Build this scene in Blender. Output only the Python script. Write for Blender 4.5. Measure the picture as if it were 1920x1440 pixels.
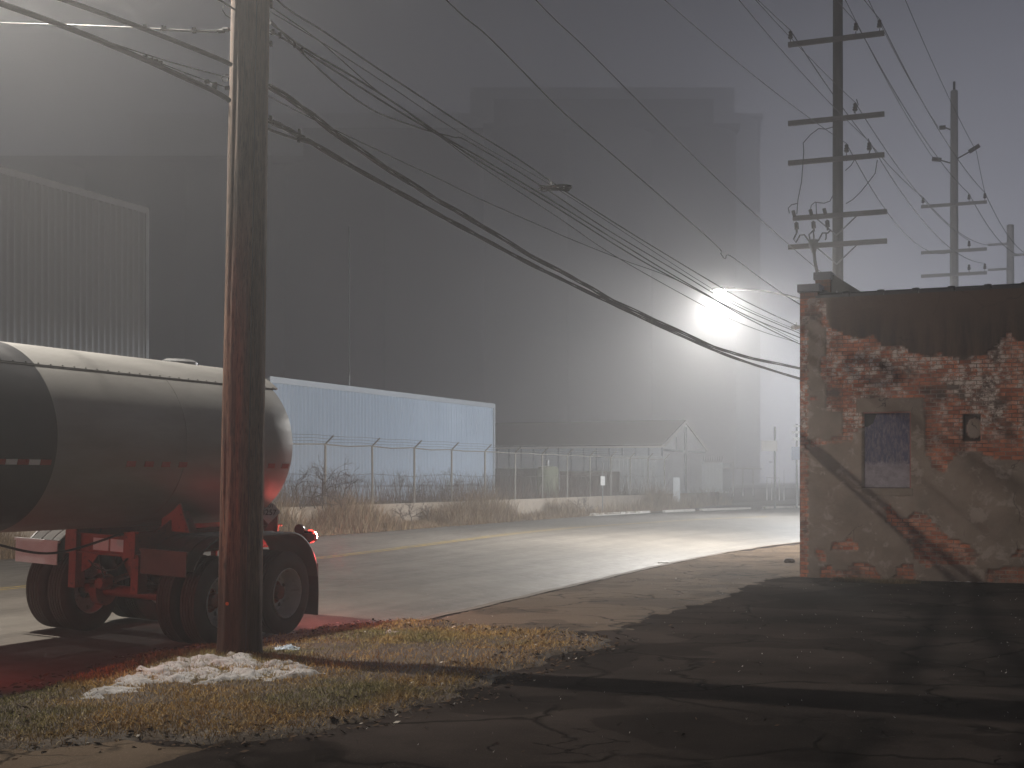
import bpy, math, random
import numpy as np
from mathutils import Vector, Matrix, noise as mnoise
R = math.radians
sc = bpy.context.scene
for o in list(bpy.data.objects): bpy.data.objects.remove(o)
rnd = random.Random(7); NP = np.random.default_rng(11)

# ------------------------------------------------------------------ camera, sky, lamps' world, exposure
F, HY, CH = 2600.0, 897.0, 1.88          # focal length in photo pixels, horizon row, eye height
cd = bpy.data.cameras.new('camera'); cam = bpy.data.objects.new('camera', cd); sc.collection.objects.link(cam)
cam.location = (0, 0, CH); cam.rotation_euler = (R(90), 0, 0)
cd.sensor_width = 36; cd.lens = F / 1920 * 36; cd.shift_y = (HY - 720) / 1920
cd.clip_start = .1; cd.clip_end = 3000
sc.camera = cam
sc.view_settings.view_transform = 'Standard'; sc.view_settings.look = 'None'
sc.view_settings.exposure = 0.0; sc.view_settings.gamma = 1.0
sc.render.engine = 'CYCLES'
cy = sc.cycles
cy.use_denoising = True
cy.max_bounces = 6; cy.diffuse_bounces = 2; cy.glossy_bounces = 2; cy.transmission_bounces = 2; cy.volume_bounces = 2
cy.sample_clamp_indirect = 3.0; cy.sample_clamp_direct = 0.0
cy.caustics_reflective = False; cy.caustics_refractive = False
try: cy.use_light_tree = True
except Exception: pass

HAZE = 0.0041
SKY_STRENGTH = 1.22
LAMP_FAR, LAMP_NEAR = 6300.0, 3450.0
w = bpy.data.worlds.new("World"); sc.world = w; w.use_nodes = True
nt = w.node_tree; nt.nodes.clear()
wo = nt.nodes.new('ShaderNodeOutputWorld'); bg = nt.nodes.new('ShaderNodeBackground')
tc = nt.nodes.new('ShaderNodeTexCoord'); sp = nt.nodes.new('ShaderNodeSeparateXYZ')
# city glow on a foggy night: brighter low down and toward the east (+X)
rampz = nt.nodes.new('ShaderNodeMapRange'); rampz.inputs['From Min'].default_value = 0.0; rampz.inputs['From Max'].default_value = .33
mixz = nt.nodes.new('ShaderNodeMix'); mixz.data_type = 'RGBA'
mixz.inputs[6].default_value = (1.45, 1.47, 1.72, 1); mixz.inputs[7].default_value = (.038, .040, .060, 1)
rampx = nt.nodes.new('ShaderNodeMapRange'); rampx.inputs['From Min'].default_value = .66; rampx.inputs['From Max'].default_value = 1.0
rampx.inputs['To Min'].default_value = .11; rampx.inputs['To Max'].default_value = 1.0
mulx = nt.nodes.new('ShaderNodeVectorMath'); mulx.operation = 'SCALE'
nt.links.new(tc.outputs['Generated'], sp.inputs[0]); nt.links.new(sp.outputs['Z'], rampz.inputs['Value'])
nt.links.new(rampz.outputs[0], mixz.inputs[0]); dotn = nt.nodes.new('ShaderNodeVectorMath'); dotn.operation = 'DOT_PRODUCT'; dotn.inputs[1].default_value = (.58, .81, 0)
nt.links.new(tc.outputs['Generated'], dotn.inputs[0]); nt.links.new(dotn.outputs['Value'], rampx.inputs['Value'])
nt.links.new(mixz.outputs[2], mulx.inputs[0]); nt.links.new(rampx.outputs[0], mulx.inputs['Scale'])
nt.links.new(mulx.outputs[0], bg.inputs['Color']); bg.inputs['Strength'].default_value = SKY_STRENGTH
nt.links.new(bg.outputs[0], wo.inputs[0])

# ------------------------------------------------------------------ helpers
def P(px, py, d): return Vector(((px - 960) / F * d, d, CH + (HY - py) / F * d))
def G(px, py, z=0.0):
    d = (CH - z) * F / (py - HY); return Vector(((px - 960) / F * d, d, z))
ANG = R(23); CA, SA = math.cos(ANG), math.sin(ANG)
def rf(p, s, z=0.0): return Vector((-p * CA + s * SA, p * SA + s * CA, z))   # road frame: p across (away), s along
def s_of(px, p):
    k = (px - 960) / F; d = p / (SA - CA * k); return k * d * SA + d * CA
def d_of(px, p): return p / (SA - CA * (px - 960) / F)
def z_of(px, py, p): return CH + (HY - py) / F * d_of(px, p)

def props(o, label=None, cat=None, group=None, kind=None):
    if label: o['label'] = label
    if cat: o['category'] = cat
    if group: o['group'] = group
    if kind: o['kind'] = kind
    return o
def thing(name, label, cat, loc=(0, 0, 0), rotz=0.0, group=None):
    o = bpy.data.objects.new(name, None); sc.collection.objects.link(o)
    o.location = loc; o.rotation_euler = (0, 0, rotz); o.empty_display_size = .2
    return props(o, label, cat, group)
def link_mesh(name, me, material, parent=None):
    if material is not None: me.materials.append(material)
    o = bpy.data.objects.new(name, me); sc.collection.objects.link(o)
    if parent is not None: o.parent = parent
    return o
def dup(root, loc=None, rotz=None, label=None):
    def cp(o, par):
        c = o.copy(); sc.collection.objects.link(c)
        if par is not None: c.parent = par
        for ch in o.children: cp(ch, c)
        return c
    r = cp(root, None)
    if loc is not None: r.location = loc
    if rotz is not None: r.rotation_euler = (0, 0, rotz)
    if label: r['label'] = label
    return r

class MB:
    def __init__(s): s.v = []; s.f = []
    def add(s, vs, fs):
        n = len(s.v); s.v += [tuple(x) for x in vs]; s.f += [tuple(i + n for i in f) for f in fs]; return s
    def box(s, c, sz, M=None):
        cx, cy_, cz = c; a, b, h = sz[0] / 2, sz[1] / 2, sz[2] / 2
        vs = [Vector((i * a, j * b, k * h)) for k in (-1, 1) for j in (-1, 1) for i in (-1, 1)]
        if M is not None: vs = [M @ v for v in vs]
        vs = [v + Vector(c) for v in vs]
        return s.add(vs, [(0, 2, 3, 1), (4, 5, 7, 6), (0, 1, 5, 4), (2, 6, 7, 3), (0, 4, 6, 2), (1, 3, 7, 5)])
    def box2(s, a, b):
        return s.box([(a[i] + b[i]) / 2 for i in range(3)], [abs(b[i] - a[i]) for i in range(3)])
    def tube(s, pts, r, n=8, cap=True):
        pts = [Vector(p) for p in pts]; rs = r if isinstance(r, (list, tuple)) else [r] * len(pts)
        rings = []; prev = None
        for i, p in enumerate(pts):
            t = (pts[min(i + 1, len(pts) - 1)] - pts[max(i - 1, 0)])
            if t.length < 1e-9: t = Vector((0, 0, 1))
            t.normalize()
            if prev is None:
                u = t.cross(Vector((0, 0, 1)))
                if u.length < .05: u = t.cross(Vector((1, 0, 0)))
            else:
                u = prev - t * prev.dot(t)
                if u.length < 1e-6: u = t.orthogonal()
            u.normalize(); prev = u; v = t.cross(u)
            rings.append([p + (u * math.cos(2 * math.pi * k / n) + v * math.sin(2 * math.pi * k / n)) * rs[i] for k in range(n)])
        vs = [q for g in rings for q in g]; fs = []
        for i in range(len(pts) - 1):
            for k in range(n):
                a = i * n + k; b = i * n + (k + 1) % n; fs.append((a, b, b + n, a + n))
        if cap: fs.append(tuple(range(n - 1, -1, -1))); fs.append(tuple((len(pts) - 1) * n + k for k in range(n)))
        return s.add(vs, fs)
    def lathe(s, prof, o=(0, 0, 0), ax='z', n=24, sgn=1, a0=0, a1=2 * math.pi, closed=True):
        o = Vector(o); vs = []; full = abs(a1 - a0 - 2 * math.pi) < 1e-6; m = n if full else n + 1
        for (r, h) in prof:
            for k in range(m):
                a = a0 + (a1 - a0) * k / n; c, t = r * math.cos(a), r * math.sin(a)
                v = {'z': (c, t, h * sgn), 'y': (c, h * sgn, t), 'x': (h * sgn, c, t)}[ax]
                vs.append(o + Vector(v))
        fs = []
        for i in range(len(prof) - 1):
            for k in range(n):
                a = i * m + k; b = i * m + ((k + 1) % m if full else k + 1); fs.append((a, b, b + m, a + m))
        return s.add(vs, fs)
    def prism(s, poly, fn, h0, h1):
        n = len(poly); vs = [fn(x, y, h0) for x, y in poly] + [fn(x, y, h1) for x, y in poly]
        fs = [tuple(range(n - 1, -1, -1)), tuple(range(n, 2 * n))] + [(i, (i + 1) % n, n + (i + 1) % n, n + i) for i in range(n)]
        return s.add(vs, fs)
    def build(s, name, material, parent=None, smooth=False, world=False, bevel=0, kind=None, uv=None):
        vs = s.v
        if world and parent is not None:
            L = Vector(parent.location); Mi = Matrix.Rotation(-parent.rotation_euler[2], 4, 'Z')
            vs = [tuple(Mi @ (Vector(v) - L)) for v in vs]
        me = bpy.data.meshes.new(name); me.from_pydata(vs, [], s.f); me.validate(); me.update()
        if smooth:
            me.polygons.foreach_set('use_smooth', [True] * len(me.polygons))
            me.set_sharp_from_angle(angle=R(40))
        o = link_mesh(name, me, material, parent)
        if bevel:
            b = o.modifiers.new('bevel', 'BEVEL'); b.width = bevel; b.segments = 2; b.limit_method = 'ANGLE'
        if kind: o['kind'] = kind
        return o

def np_mesh(name, V, Fq, material, parent=None, uv=None, col=None, smooth=False):
    """V (n,3) array; Fq (m,k) int array; uv (n,2) per vertex; col (n,3) per vertex"""
    V = np.asarray(V, dtype=np.float32); Fq = np.asarray(Fq, dtype=np.int32); m, k = Fq.shape
    me = bpy.data.meshes.new(name)
    me.vertices.add(len(V)); me.vertices.foreach_set('co', V.ravel())
    me.loops.add(m * k); me.loops.foreach_set('vertex_index', Fq.ravel())
    me.polygons.add(m); me.polygons.foreach_set('loop_start', np.arange(0, m * k, k, dtype=np.int32))
    try: me.polygons.foreach_set('loop_total', np.full(m, k, dtype=np.int32))
    except Exception: pass
    me.update(calc_edges=True)
    if uv is not None:
        l = me.uv_layers.new(name='UVMap'); l.data.foreach_set('uv', np.asarray(uv, np.float32)[Fq.ravel()].ravel())
    if col is not None:
        a = me.color_attributes.new('col', 'FLOAT_COLOR', 'POINT'); c = np.ones((len(V), 4), np.float32); c[:, :3] = col
        a.data.foreach_set('color', c.ravel())
    if smooth: me.polygons.foreach_set('use_smooth', np.ones(m, dtype=bool))
    me.validate()
    return link_mesh(name, me, material, parent)

class NB:                                   # tiny node builder
    def __init__(s, name):
        m = bpy.data.materials.new(name); m.use_nodes = True; s.m = m; s.t = m.node_tree; s.b = s.t.nodes['Principled BSDF']
    def n(s, typ, **kw):
        nd = s.t.nodes.new(typ)
        for k, v in kw.items():
            if hasattr(nd, k) and not k[0].isupper(): setattr(nd, k, v)
        return nd
    def put(s, sock, v):
        if isinstance(v, bpy.types.NodeSocket): s.t.links.new(v, sock)
        elif isinstance(v, (tuple, list)) and len(v) == 3 and sock.type == 'RGBA': sock.default_value = (*v, 1)
        else: sock.default_value = v
    def coord(s, kind='Object', scale=(1, 1, 1), rot=(0, 0, 0)):
        c = s.n('ShaderNodeTexCoord'); mp = s.n('ShaderNodeMapping')
        s.t.links.new(c.outputs[kind], mp.inputs[0]); mp.inputs['Scale'].default_value = scale; mp.inputs['Rotation'].default_value = rot
        return mp.outputs[0]
    def noise(s, vec, scale=5, detail=6, rough=.6, dist=0):
        q = s.n('ShaderNodeTexNoise'); s.put(q.inputs['Vector'], vec); q.inputs['Scale'].default_value = scale
        q.inputs['Detail'].default_value = detail; q.inputs['Roughness'].default_value = rough; q.inputs['Distortion'].default_value = dist
        return q.outputs['Fac']
    def vor(s, vec, scale=1, feature='DISTANCE_TO_EDGE', out=0, rnd_=1.0):
        q = s.n('ShaderNodeTexVoronoi'); q.feature = feature; s.put(q.inputs['Vector'], vec); q.inputs['Scale'].default_value = scale
        q.inputs['Randomness'].default_value = rnd_
        return q.outputs[out]
    def rng(s, v, a, b, c=0.0, d=1.0):
        q = s.n('ShaderNodeMapRange'); s.put(q.inputs[0], v)
        for i, x in enumerate((a, b, c, d)): q.inputs[i + 1].default_value = x
        return q.outputs[0]
    def mix(s, f, a, b):
        q = s.n('ShaderNodeMix'); q.data_type = 'RGBA'; s.put(q.inputs[0], f); s.put(q.inputs[6], a); s.put(q.inputs[7], b); return q.outputs[2]
    def math(s, op, a, b=0.0):
        q = s.n('ShaderNodeMath'); q.operation = op; s.put(q.inputs[0], a); s.put(q.inputs[1], b); return q.outputs[0]
    def warp(s, vec, scale, amt):
        q = s.n('ShaderNodeTexNoise'); s.put(q.inputs['Vector'], vec); q.inputs['Scale'].default_value = scale; q.inputs['Detail'].default_value = 4
        a = s.n('ShaderNodeVectorMath'); a.operation = 'SUBTRACT'; s.put(a.inputs[0], q.outputs['Color']); a.inputs[1].default_value = (.5, .5, .5)
        b = s.n('ShaderNodeVectorMath'); b.operation = 'SCALE'; s.put(b.inputs[0], a.outputs[0]); b.inputs['Scale'].default_value = amt
        c = s.n('ShaderNodeVectorMath'); c.operation = 'ADD'; s.put(c.inputs[0], b.outputs[0]); s.put(c.inputs[1], vec)
        return c.outputs[0]
    def bump(s, h, strength=.4, dist=.02):
        q = s.n('ShaderNodeBump'); s.put(q.inputs['Height'], h); q.inputs['Strength'].default_value = strength; q.inputs['Distance'].default_value = dist
        s.t.links.new(q.outputs[0], s.b.inputs['Normal'])
    def out(s, color=None, rough=None, metal=None, spec=None):
        if color is not None: s.put(s.b.inputs['Base Color'], color)
        if rough is not None: s.put(s.b.inputs['Roughness'], rough)
        if metal is not None: s.put(s.b.inputs['Metallic'], metal)
        if spec is not None: s.put(s.b.inputs['Specular IOR Level'], spec)
        return s.m

def mottled(name, c1, c2, scale=4, rough=.8, metal=0, bump=.3, bscale=30, bdist=.005, stretch=(1, 1, 1), c3=None):
    b = NB(name); v = b.coord('Object', stretch); f = b.rng(b.noise(v, scale, 8, .65), .3, .7)
    col = b.mix(f, c1, c2)
    if c3 is not None: col = b.mix(b.rng(b.noise(v, scale * 3.1, 6, .7, .4), .55, .7), col, c3)
    b.bump(b.noise(v, bscale, 6, .7), bump, bdist)
    r = b.rng(b.noise(v, scale * 2, 4), .3, .7, max(0, rough - .12), min(1, rough + .1))
    return b.out(col, r, metal)
def emis(name, col, st):
    b = NB(name); b.put(b.b.inputs['Emission Color'], col); b.b.inputs['Emission Strength'].default_value = st
    return b.out(tuple(min(1, c) for c in col), .4)
def attr_mat(name, rough=.9, trans=0):
    b = NB(name); a = b.n('ShaderNodeAttribute'); a.attribute_name = 'col'
    return b.out(a.outputs['Color'], rough, spec=.15)

M = {}
M['blackwire'] = mottled('black_cable', (.012, .012, .013), (.03, .03, .032), 8, .55)
M['wire'] = mottled('weathered_wire', (.05, .05, .055), (.09, .09, .09), 8, .5, .3)
M['galv'] = mottled('galvanised_steel', (.32, .33, .34), (.2, .2, .2), 12, .45, .7, c3=(.12, .08, .05))
M['poleB'] = mottled('dark_pole_wood', (.06, .055, .052), (.11, .10, .095), 3, .85, stretch=(6, 6, .4))
M['armwood'] = mottled('grey_arm_wood', (.12, .11, .105), (.19, .18, .17), 4, .85)
M['porcelain'] = mottled('dark_porcelain', (.03, .018, .014), (.05, .03, .025), 4, .35)
M['tyre'] = mottled('tyre_rubber', (.022, .021, .021), (.045, .04, .038), 6, .75, bump=.3, bscale=60)
M['frame'] = mottled('chassis_paint', (.15, .045, .035), (.26, .085, .06), 5, .55, .0, c3=(.05, .04, .035))
M['alu'] = mottled('polished_aluminium', (.6, .6, .6), (.48, .48, .48), 3, .4, .35, c3=(.25, .24, .23))
M['plate'] = mottled('bright_aluminium', (.75, .75, .76), (.6, .6, .6), 3, .4, .5)
M['black'] = mottled('black_paint', (.008, .009, .012), (.013, .013, .017), 1.3, .5, bump=.03)
M['fender'] = mottled('fender_plastic', (.05, .048, .046), (.09, .085, .08), 4, .45)
M['rubber'] = mottled('mudflap_rubber', (.015, .015, .015), (.03, .03, .03), 5, .6)
M['redtape'] = mottled('red_reflective_tape', (.32, .03, .02), (.25, .02, .02), 10, .35)
M['whitetape'] = mottled('white_reflective_tape', (.7, .7, .7), (.55, .55, .55), 10, .35)
M['white'] = mottled('white_paint', (.75, .75, .72), (.6, .6, .57), 4, .6)
M['blackmark'] = mottled('black_marking', (.02, .02, .02), (.03, .03, .03), 4, .6)
M['coping'] = mottled('black_coping_tile', (.012, .013, .014), (.03, .03, .032), 6, .4)
M['concrete'] = mottled('old_concrete', (.26, .23, .20), (.36, .33, .29), 2.5, .9, c3=(.15, .13, .11))
M['snow'] = mottled('old_snow', (.48, .47, .47), (.27, .25, .235), 5, .8, bump=.8, bscale=30, bdist=.02, c3=(.10, .075, .05))
M['cloth'] = mottled('pale_blue_cloth', (.5, .58, .66), (.35, .42, .5), 15, .8)

# ------------------------------------------------------------------ 1. haze (one closed box, even density)
hb = MB().box2((-400, -60, -1.35), (400, 700, 190))
hm = bpy.data.materials.new('night_fog'); hm.use_nodes = True; hm.node_tree.nodes.clear()
ho = hm.node_tree.nodes.new('ShaderNodeOutputMaterial'); hv = hm.node_tree.nodes.new('ShaderNodeVolumePrincipled')
hv.inputs['Color'].default_value = (.96, .965, .98, 1); hv.inputs['Density'].default_value = HAZE; hv.inputs['Anisotropy'].default_value = .7
hm.node_tree.links.new(hv.outputs[0], ho.inputs['Volume'])
props(hb.build('haze', hm), 'even night fog filling the street', kind='stuff')

# ------------------------------------------------------------------ 2. ground, road, lot
def asphalt(name, c1, c2, streak, rough=.62, crack=.0, uvmode=True, spec=.5, pat=.45):
    b = NB(name); v = b.coord('UV' if uvmode else 'Object', (1, 1, 1))
    vs = b.coord('UV' if uvmode else 'Object', (.06, 1.3, 1) if uvmode else (1, 1, 1))
    f = b.rng(b.noise(v, .35, 8, .6), .35, .65)
    col = b.mix(f, c1, c2)
    st = b.rng(b.noise(vs, 1.3, 7, .65, .3), .42, .72)
    col = b.mix(b.math('MULTIPLY', st, streak), col, tuple(x * .45 for x in c1))
    grit = b.rng(b.noise(v, 55, 3, .8), .58, .7)
    col = b.mix(b.math('MULTIPLY', grit, .55), col, tuple(min(1, x * 2.4) for x in c2))
    pt = b.rng(b.noise(b.warp(v, 2.5, .25), .55, 2, .4), .53, .545); col = b.mix(b.math('MULTIPLY', pt, pat), col, tuple(x * .4 for x in c1))
    stn = b.rng(b.noise(v, 1.9, 7, .75), .56, .72); col = b.mix(b.math('MULTIPLY', stn, pat), col, tuple(x * .5 for x in c1))
    if crack:
        wv = b.warp(v, 1.3, .9)
        e = b.vor(wv, crack); cr = b.rng(e, 0.0, .03, 1, 0)
        msk = b.rng(b.noise(v, .45, 3), .40, .50)
        cr = b.math('MULTIPLY', cr, msk)
        e2 = b.vor(b.warp(v, 3, .35), crack * 3.3); cr2 = b.math('MULTIPLY', b.rng(e2, 0, .03, 1, 0), b.rng(b.noise(v, .8, 3), .56, .62))
        cr = b.math('MAXIMUM', cr, cr2)
        col = b.mix(b.math('MULTIPLY', cr, .85), col, (.008, .007, .006))
        hh = b.math('SUBTRACT', b.noise(v, 40, 6, .75), b.math('MULTIPLY', cr, 2.0))
        b.bump(hh, .7, .012)
    else:
        b.bump(b.noise(v, 45, 6, .75), .6, .01)
    return b.out(col, b.rng(b.noise(v, 3, 4), .3, .7, rough - .1, rough + .12), spec=spec)
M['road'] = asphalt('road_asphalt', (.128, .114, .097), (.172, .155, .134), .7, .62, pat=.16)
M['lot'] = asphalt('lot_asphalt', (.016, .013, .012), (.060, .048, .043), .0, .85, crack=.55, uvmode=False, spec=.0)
M['walk'] = asphalt('sidewalk_concrete', (.092, .066, .046), (.145, .108, .077), .0, .95, crack=.8, uvmode=False, spec=.03)
M['dirt'] = mottled('bare_dirt', (.045, .031, .02), (.085, .058, .035), 2.2, .95, bump=.8, bscale=18, bdist=.03, c3=(.03, .022, .018))

MB().add([(-390, -50, -.35), (390, -50, -.35), (390, 690, -.35), (-390, 690, -.35)], [(0, 1, 2, 3)]).build('ground', M['dirt'], kind='structure')

def smooth_line(pts, n):
    pts = [Vector((p[0], p[1], 0)) for p in pts]; out = []
    e = [pts[0] * 2 - pts[1]] + pts + [pts[-1] * 2 - pts[-2]]
    for i in range(1, len(e) - 2):
        for k in range(24):
            t = k / 24; a, b_, c, d = e[i - 1], e[i], e[i + 1], e[i + 2]
            out.append(.5 * ((2 * b_) + (c - a) * t + (2 * a - 5 * b_ + 4 * c - d) * t * t + (3 * b_ - a - 3 * c + d) * t ** 3))
    out.append(pts[-1]); L = [0]
    for i in range(1, len(out)): L.append(L[-1] + (out[i] - out[i - 1]).length)
    res = []; j = 0
    for k in range(n):
        s = L[-1] * k / (n - 1)
        while j < len(L) - 2 and L[j + 1] < s: j += 1
        res.append(out[j].lerp(out[j + 1], (s - L[j]) / max(1e-9, L[j + 1] - L[j])))
    return res
NN = 170
NEAR = smooth_line([(-11.2, -4), (-4.4, 11.6), (-1.5, 17.9), (.55, 23.2), (4.4, 33), (8.0, 40.2), (13.5, 48), (22, 56), (40, 67)], NN)
FARK = smooth_line([(-28.3, -4), (-12.4, 33), (-6.7, 46.1), (0, 62.3), (5.5, 73), (10.8, 80.8), (18.4, 90), (30, 100), (50, 113)], NN)
MID = smooth_line([(-18.6, -3), (-8.1, 21.4), (-4.35, 29.6), (.5, 44.6), (4.6, 53), (10, 61), (20, 71), (36, 84)], NN)
ZN, ZC, ZF = -.10, .15, -.03
def road_row(i):
    row = []
    for j in range(13):
        t = j / 12; q = NEAR[i].lerp(MID[i], t); q.z = ZN + (ZC - ZN) * (1 - (1 - t) ** 2); row.append(q)
    for j in range(1, 13):
        t = j / 12; q = MID[i].lerp(FARK[i], t); q.z = ZC + (ZF - ZC) * t * t; row.append(q)
    return row
V = []; UV = []; cum = 0
for i in range(NN):
    if i: cum += (MID[i] - MID[i - 1]).length
    for j, q in enumerate(road_row(i)): V.append(q[:]); UV.append((cum, j * .65))
Fq = [(i * 25 + j, i * 25 + j + 1, (i + 1) * 25 + j + 1, (i + 1) * 25 + j) for i in range(NN - 1) for j in range(24)]
Fq = [f[::-1] for f in Fq]
o = np_mesh('road', V, Fq, M['road'], uv=UV, smooth=True); o['kind'] = 'structure'
# worn yellow line
b = NB('worn_yellow_paint'); v = b.coord('Object'); b.out(b.mix(b.rng(b.noise(v, 6, 8, .75), .38, .56), (.55, .36, .06), (.2, .165, .09)), .7); M['yellow'] = b.m
V = []; Fq = []
for off in (-.17, .07):
    base = len(V); c = 0
    for i in range(1, 118):
        t = (MID[min(i + 1, NN - 1)] - MID[i - 1]).normalized(); nrm = Vector((-t.y, t.x, 0)); q = MID[i]
        V += [(q + nrm * off + Vector((0, 0, ZC + .004)))[:], (q + nrm * (off + .1) + Vector((0, 0, ZC + .004)))[:]]
        if c: k = base + 2 * c; Fq.append((k - 2, k, k + 1, k - 1))
        c += 1
o = np_mesh('road_marking', V, Fq, M['yellow']); props(o, kind='structure')

def kerb_strip(name, line, i0, i1, side, zt, zb, wd, mat, jag=0.0, skip=None):
    m = MB(); prev = None
    for i in range(i0, i1):
        t = (line[min(i + 1, NN - 1)] - line[max(i - 1, 0)]).normalized(); nrm = Vector((t.y, -t.x, 0)) * side
        q = line[i]; jj = mnoise.noise(Vector((i * .9, 3.3 * side, 0))) * jag
        z1 = zt + mnoise.noise(Vector((i * .5, 9, 0))) * jag * .6
        cur = [q + nrm * jj + Vector((0, 0, zb)), q + nrm * (jj + .01) + Vector((0, 0, z1)), q + nrm * (wd + jj * .5) + Vector((0, 0, z1)), q + nrm * wd + Vector((0, 0, zb))]
        if prev is not None and not (skip and skip(i)):
            m.add(prev + cur, [(0, 1, 5, 4), (1, 2, 6, 5), (2, 3, 7, 6), (0, 4, 7, 3), (0, 3, 2, 1), (4, 5, 6, 7)])
        prev = cur
    return m.build(name, mat, kind='structure')
kerb_strip('kerb', NEAR, 2, NN - 2, 1, .012, -.2, .16, mottled('stained_kerb', (.10, .08, .062), (.17, .14, .11), 3, .95, c3=(.04, .03, .025)), .03)
kerb_strip('kerb', FARK, 2, NN - 2, -1, .10, -.2, .2, mottled('whitened_kerb', (.55, .52, .47), (.7, .67, .62), 3, .85, c3=(.25, .21, .17)), .05, skip=lambda i: mnoise.noise(Vector((i * .33, 1.7, 4))) > .25)

# parking lot: everything on the near side of the kerb
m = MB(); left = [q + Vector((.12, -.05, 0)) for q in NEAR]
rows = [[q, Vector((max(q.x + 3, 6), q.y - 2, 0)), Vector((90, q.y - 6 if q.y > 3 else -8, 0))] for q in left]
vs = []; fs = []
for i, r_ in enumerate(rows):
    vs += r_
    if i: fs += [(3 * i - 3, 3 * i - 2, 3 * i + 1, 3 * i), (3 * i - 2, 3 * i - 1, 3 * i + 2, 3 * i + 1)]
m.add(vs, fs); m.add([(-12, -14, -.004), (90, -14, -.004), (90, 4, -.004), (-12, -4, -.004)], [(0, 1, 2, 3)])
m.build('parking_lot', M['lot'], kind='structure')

def pip(poly, X, Y):
    ins = np.zeros(X.shape, bool); n = len(poly); j = n - 1
    for i in range(n):
        xi, yi = poly[i]; xj, yj = poly[j]
        c = ((yi > Y) != (yj > Y)) & (X < (xj - xi) * (Y - yi) / ((yj - yi) if yj != yi else 1e-9) + xi)
        ins ^= c; j = i
    return ins
def sdf(poly, X, Y):
    D = np.full(X.shape, 1e9); n = len(poly)
    for i in range(n):
        ax, ay = poly[i]; bx, by = poly[(i + 1) % n]; dx, dy = bx - ax, by - ay
        t = np.clip(((X - ax) * dx + (Y - ay) * dy) / (dx * dx + dy * dy + 1e-12), 0, 1)
        D = np.minimum(D, np.hypot(X - ax - t * dx, Y - ay - t * dy))
    return np.where(pip(poly, X, Y), D, -D)
def vnoise(X, Y, scale, seed=0, octs=4):
    out = np.zeros(X.shape); amp = 1; tot = 0
    for o_ in range(octs):
        g = np.random.default_rng(seed * 31 + o_).random((256, 256)); x = X * scale * 2 ** o_ + 1000.37; y = Y * scale * 2 ** o_ + 1000.71
        xi = np.floor(x).astype(int); yi = np.floor(y).astype(int); fx = x - xi; fy = y - yi; fx = fx * fx * (3 - 2 * fx); fy = fy * fy * (3 - 2 * fy)
        a = g[xi % 256, yi % 256]; b_ = g[(xi + 1) % 256, yi % 256]; c = g[xi % 256, (yi + 1) % 256]; d = g[(xi + 1) % 256, (yi + 1) % 256]
        out += amp * ((a * (1 - fx) + b_ * fx) * (1 - fy) + (c * (1 - fx) + d * fx) * fy); tot += amp; amp *= .55
    return out / tot - .5
def gp(pts): return [tuple(G(x, y)[:2]) for x, y in pts]
def heightfield(name, poly, x0, x1, y0, y1, res, zfun, material, flr=-.12, colf=None, **kw):
    xs = np.arange(x0, x1, res); ys = np.arange(y0, y1, res); X, Y = np.meshgrid(xs, ys, indexing='ij')
    D = sdf(poly, X, Y); Z = zfun(X, Y, D); nx, ny = X.shape
    idx = np.arange(nx * ny).reshape(nx, ny)
    f = np.stack([idx[:-1, :-1], idx[1:, :-1], idx[1:, 1:], idx[:-1, 1:]], -1).reshape(-1, 4)
    zz = Z.ravel(); keep = (zz[f] > flr).any(1); f = f[keep]
    used = np.unique(f); rem = -np.ones(nx * ny, int); rem[used] = np.arange(len(used))
    Vv = np.stack([X.ravel(), Y.ravel(), zz], 1)[used]
    col = colf(X, Y, D, Z).reshape(-1, 3)[used] if colf else None
    return np_mesh(name, Vv, rem[f], material, col=col, smooth=True, **kw)

# sidewalk / apron between kerb and lot
WALK = gp([(700, 1190), (780, 1172), (880, 1143), (1000, 1110), (1150, 1076), (1300, 1045), (1400, 1033), (1497, 1021), (1640, 1006), (1640, 1074), (1500, 1081), (1440, 1086), (1400, 1103), (1370, 1118), (1300, 1134), (1240, 1150), (1190, 1172), (1150, 1183), (1090, 1186), (1010, 1196), (860, 1200), (740, 1205)])
heightfield('sidewalk', WALK, -4, 10, 15, 45, .1,
            lambda X, Y, D: np.where(X > np.interp(Y, [q.y for q in NEAR], [q.x for q in NEAR]) + .19, np.clip((D + vnoise(X, Y, .9, 5) * .35 + vnoise(X, Y, 3.5, 55) * .5) * .25, -.06, .010) + vnoise(X, Y, 1.2, 6) * .008 + .002, -.06), M['walk'], flr=-.02)['kind'] = 'structure'
WALK2 = gp([(-300, 1420), (0, 1385), (140, 1370), (200, 1385), (330, 1405), (240, 1440), (100, 1500), (-300, 1560)])
heightfield('pavement_slab', WALK2, -7, -1, 5, 11.5, .05,
            lambda X, Y, D: np.clip((D + vnoise(X, Y, 1.1, 15) * .7) * .25, -.06, .010) + .002, M['walk'], flr=-.02)['kind'] = 'structure'

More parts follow.
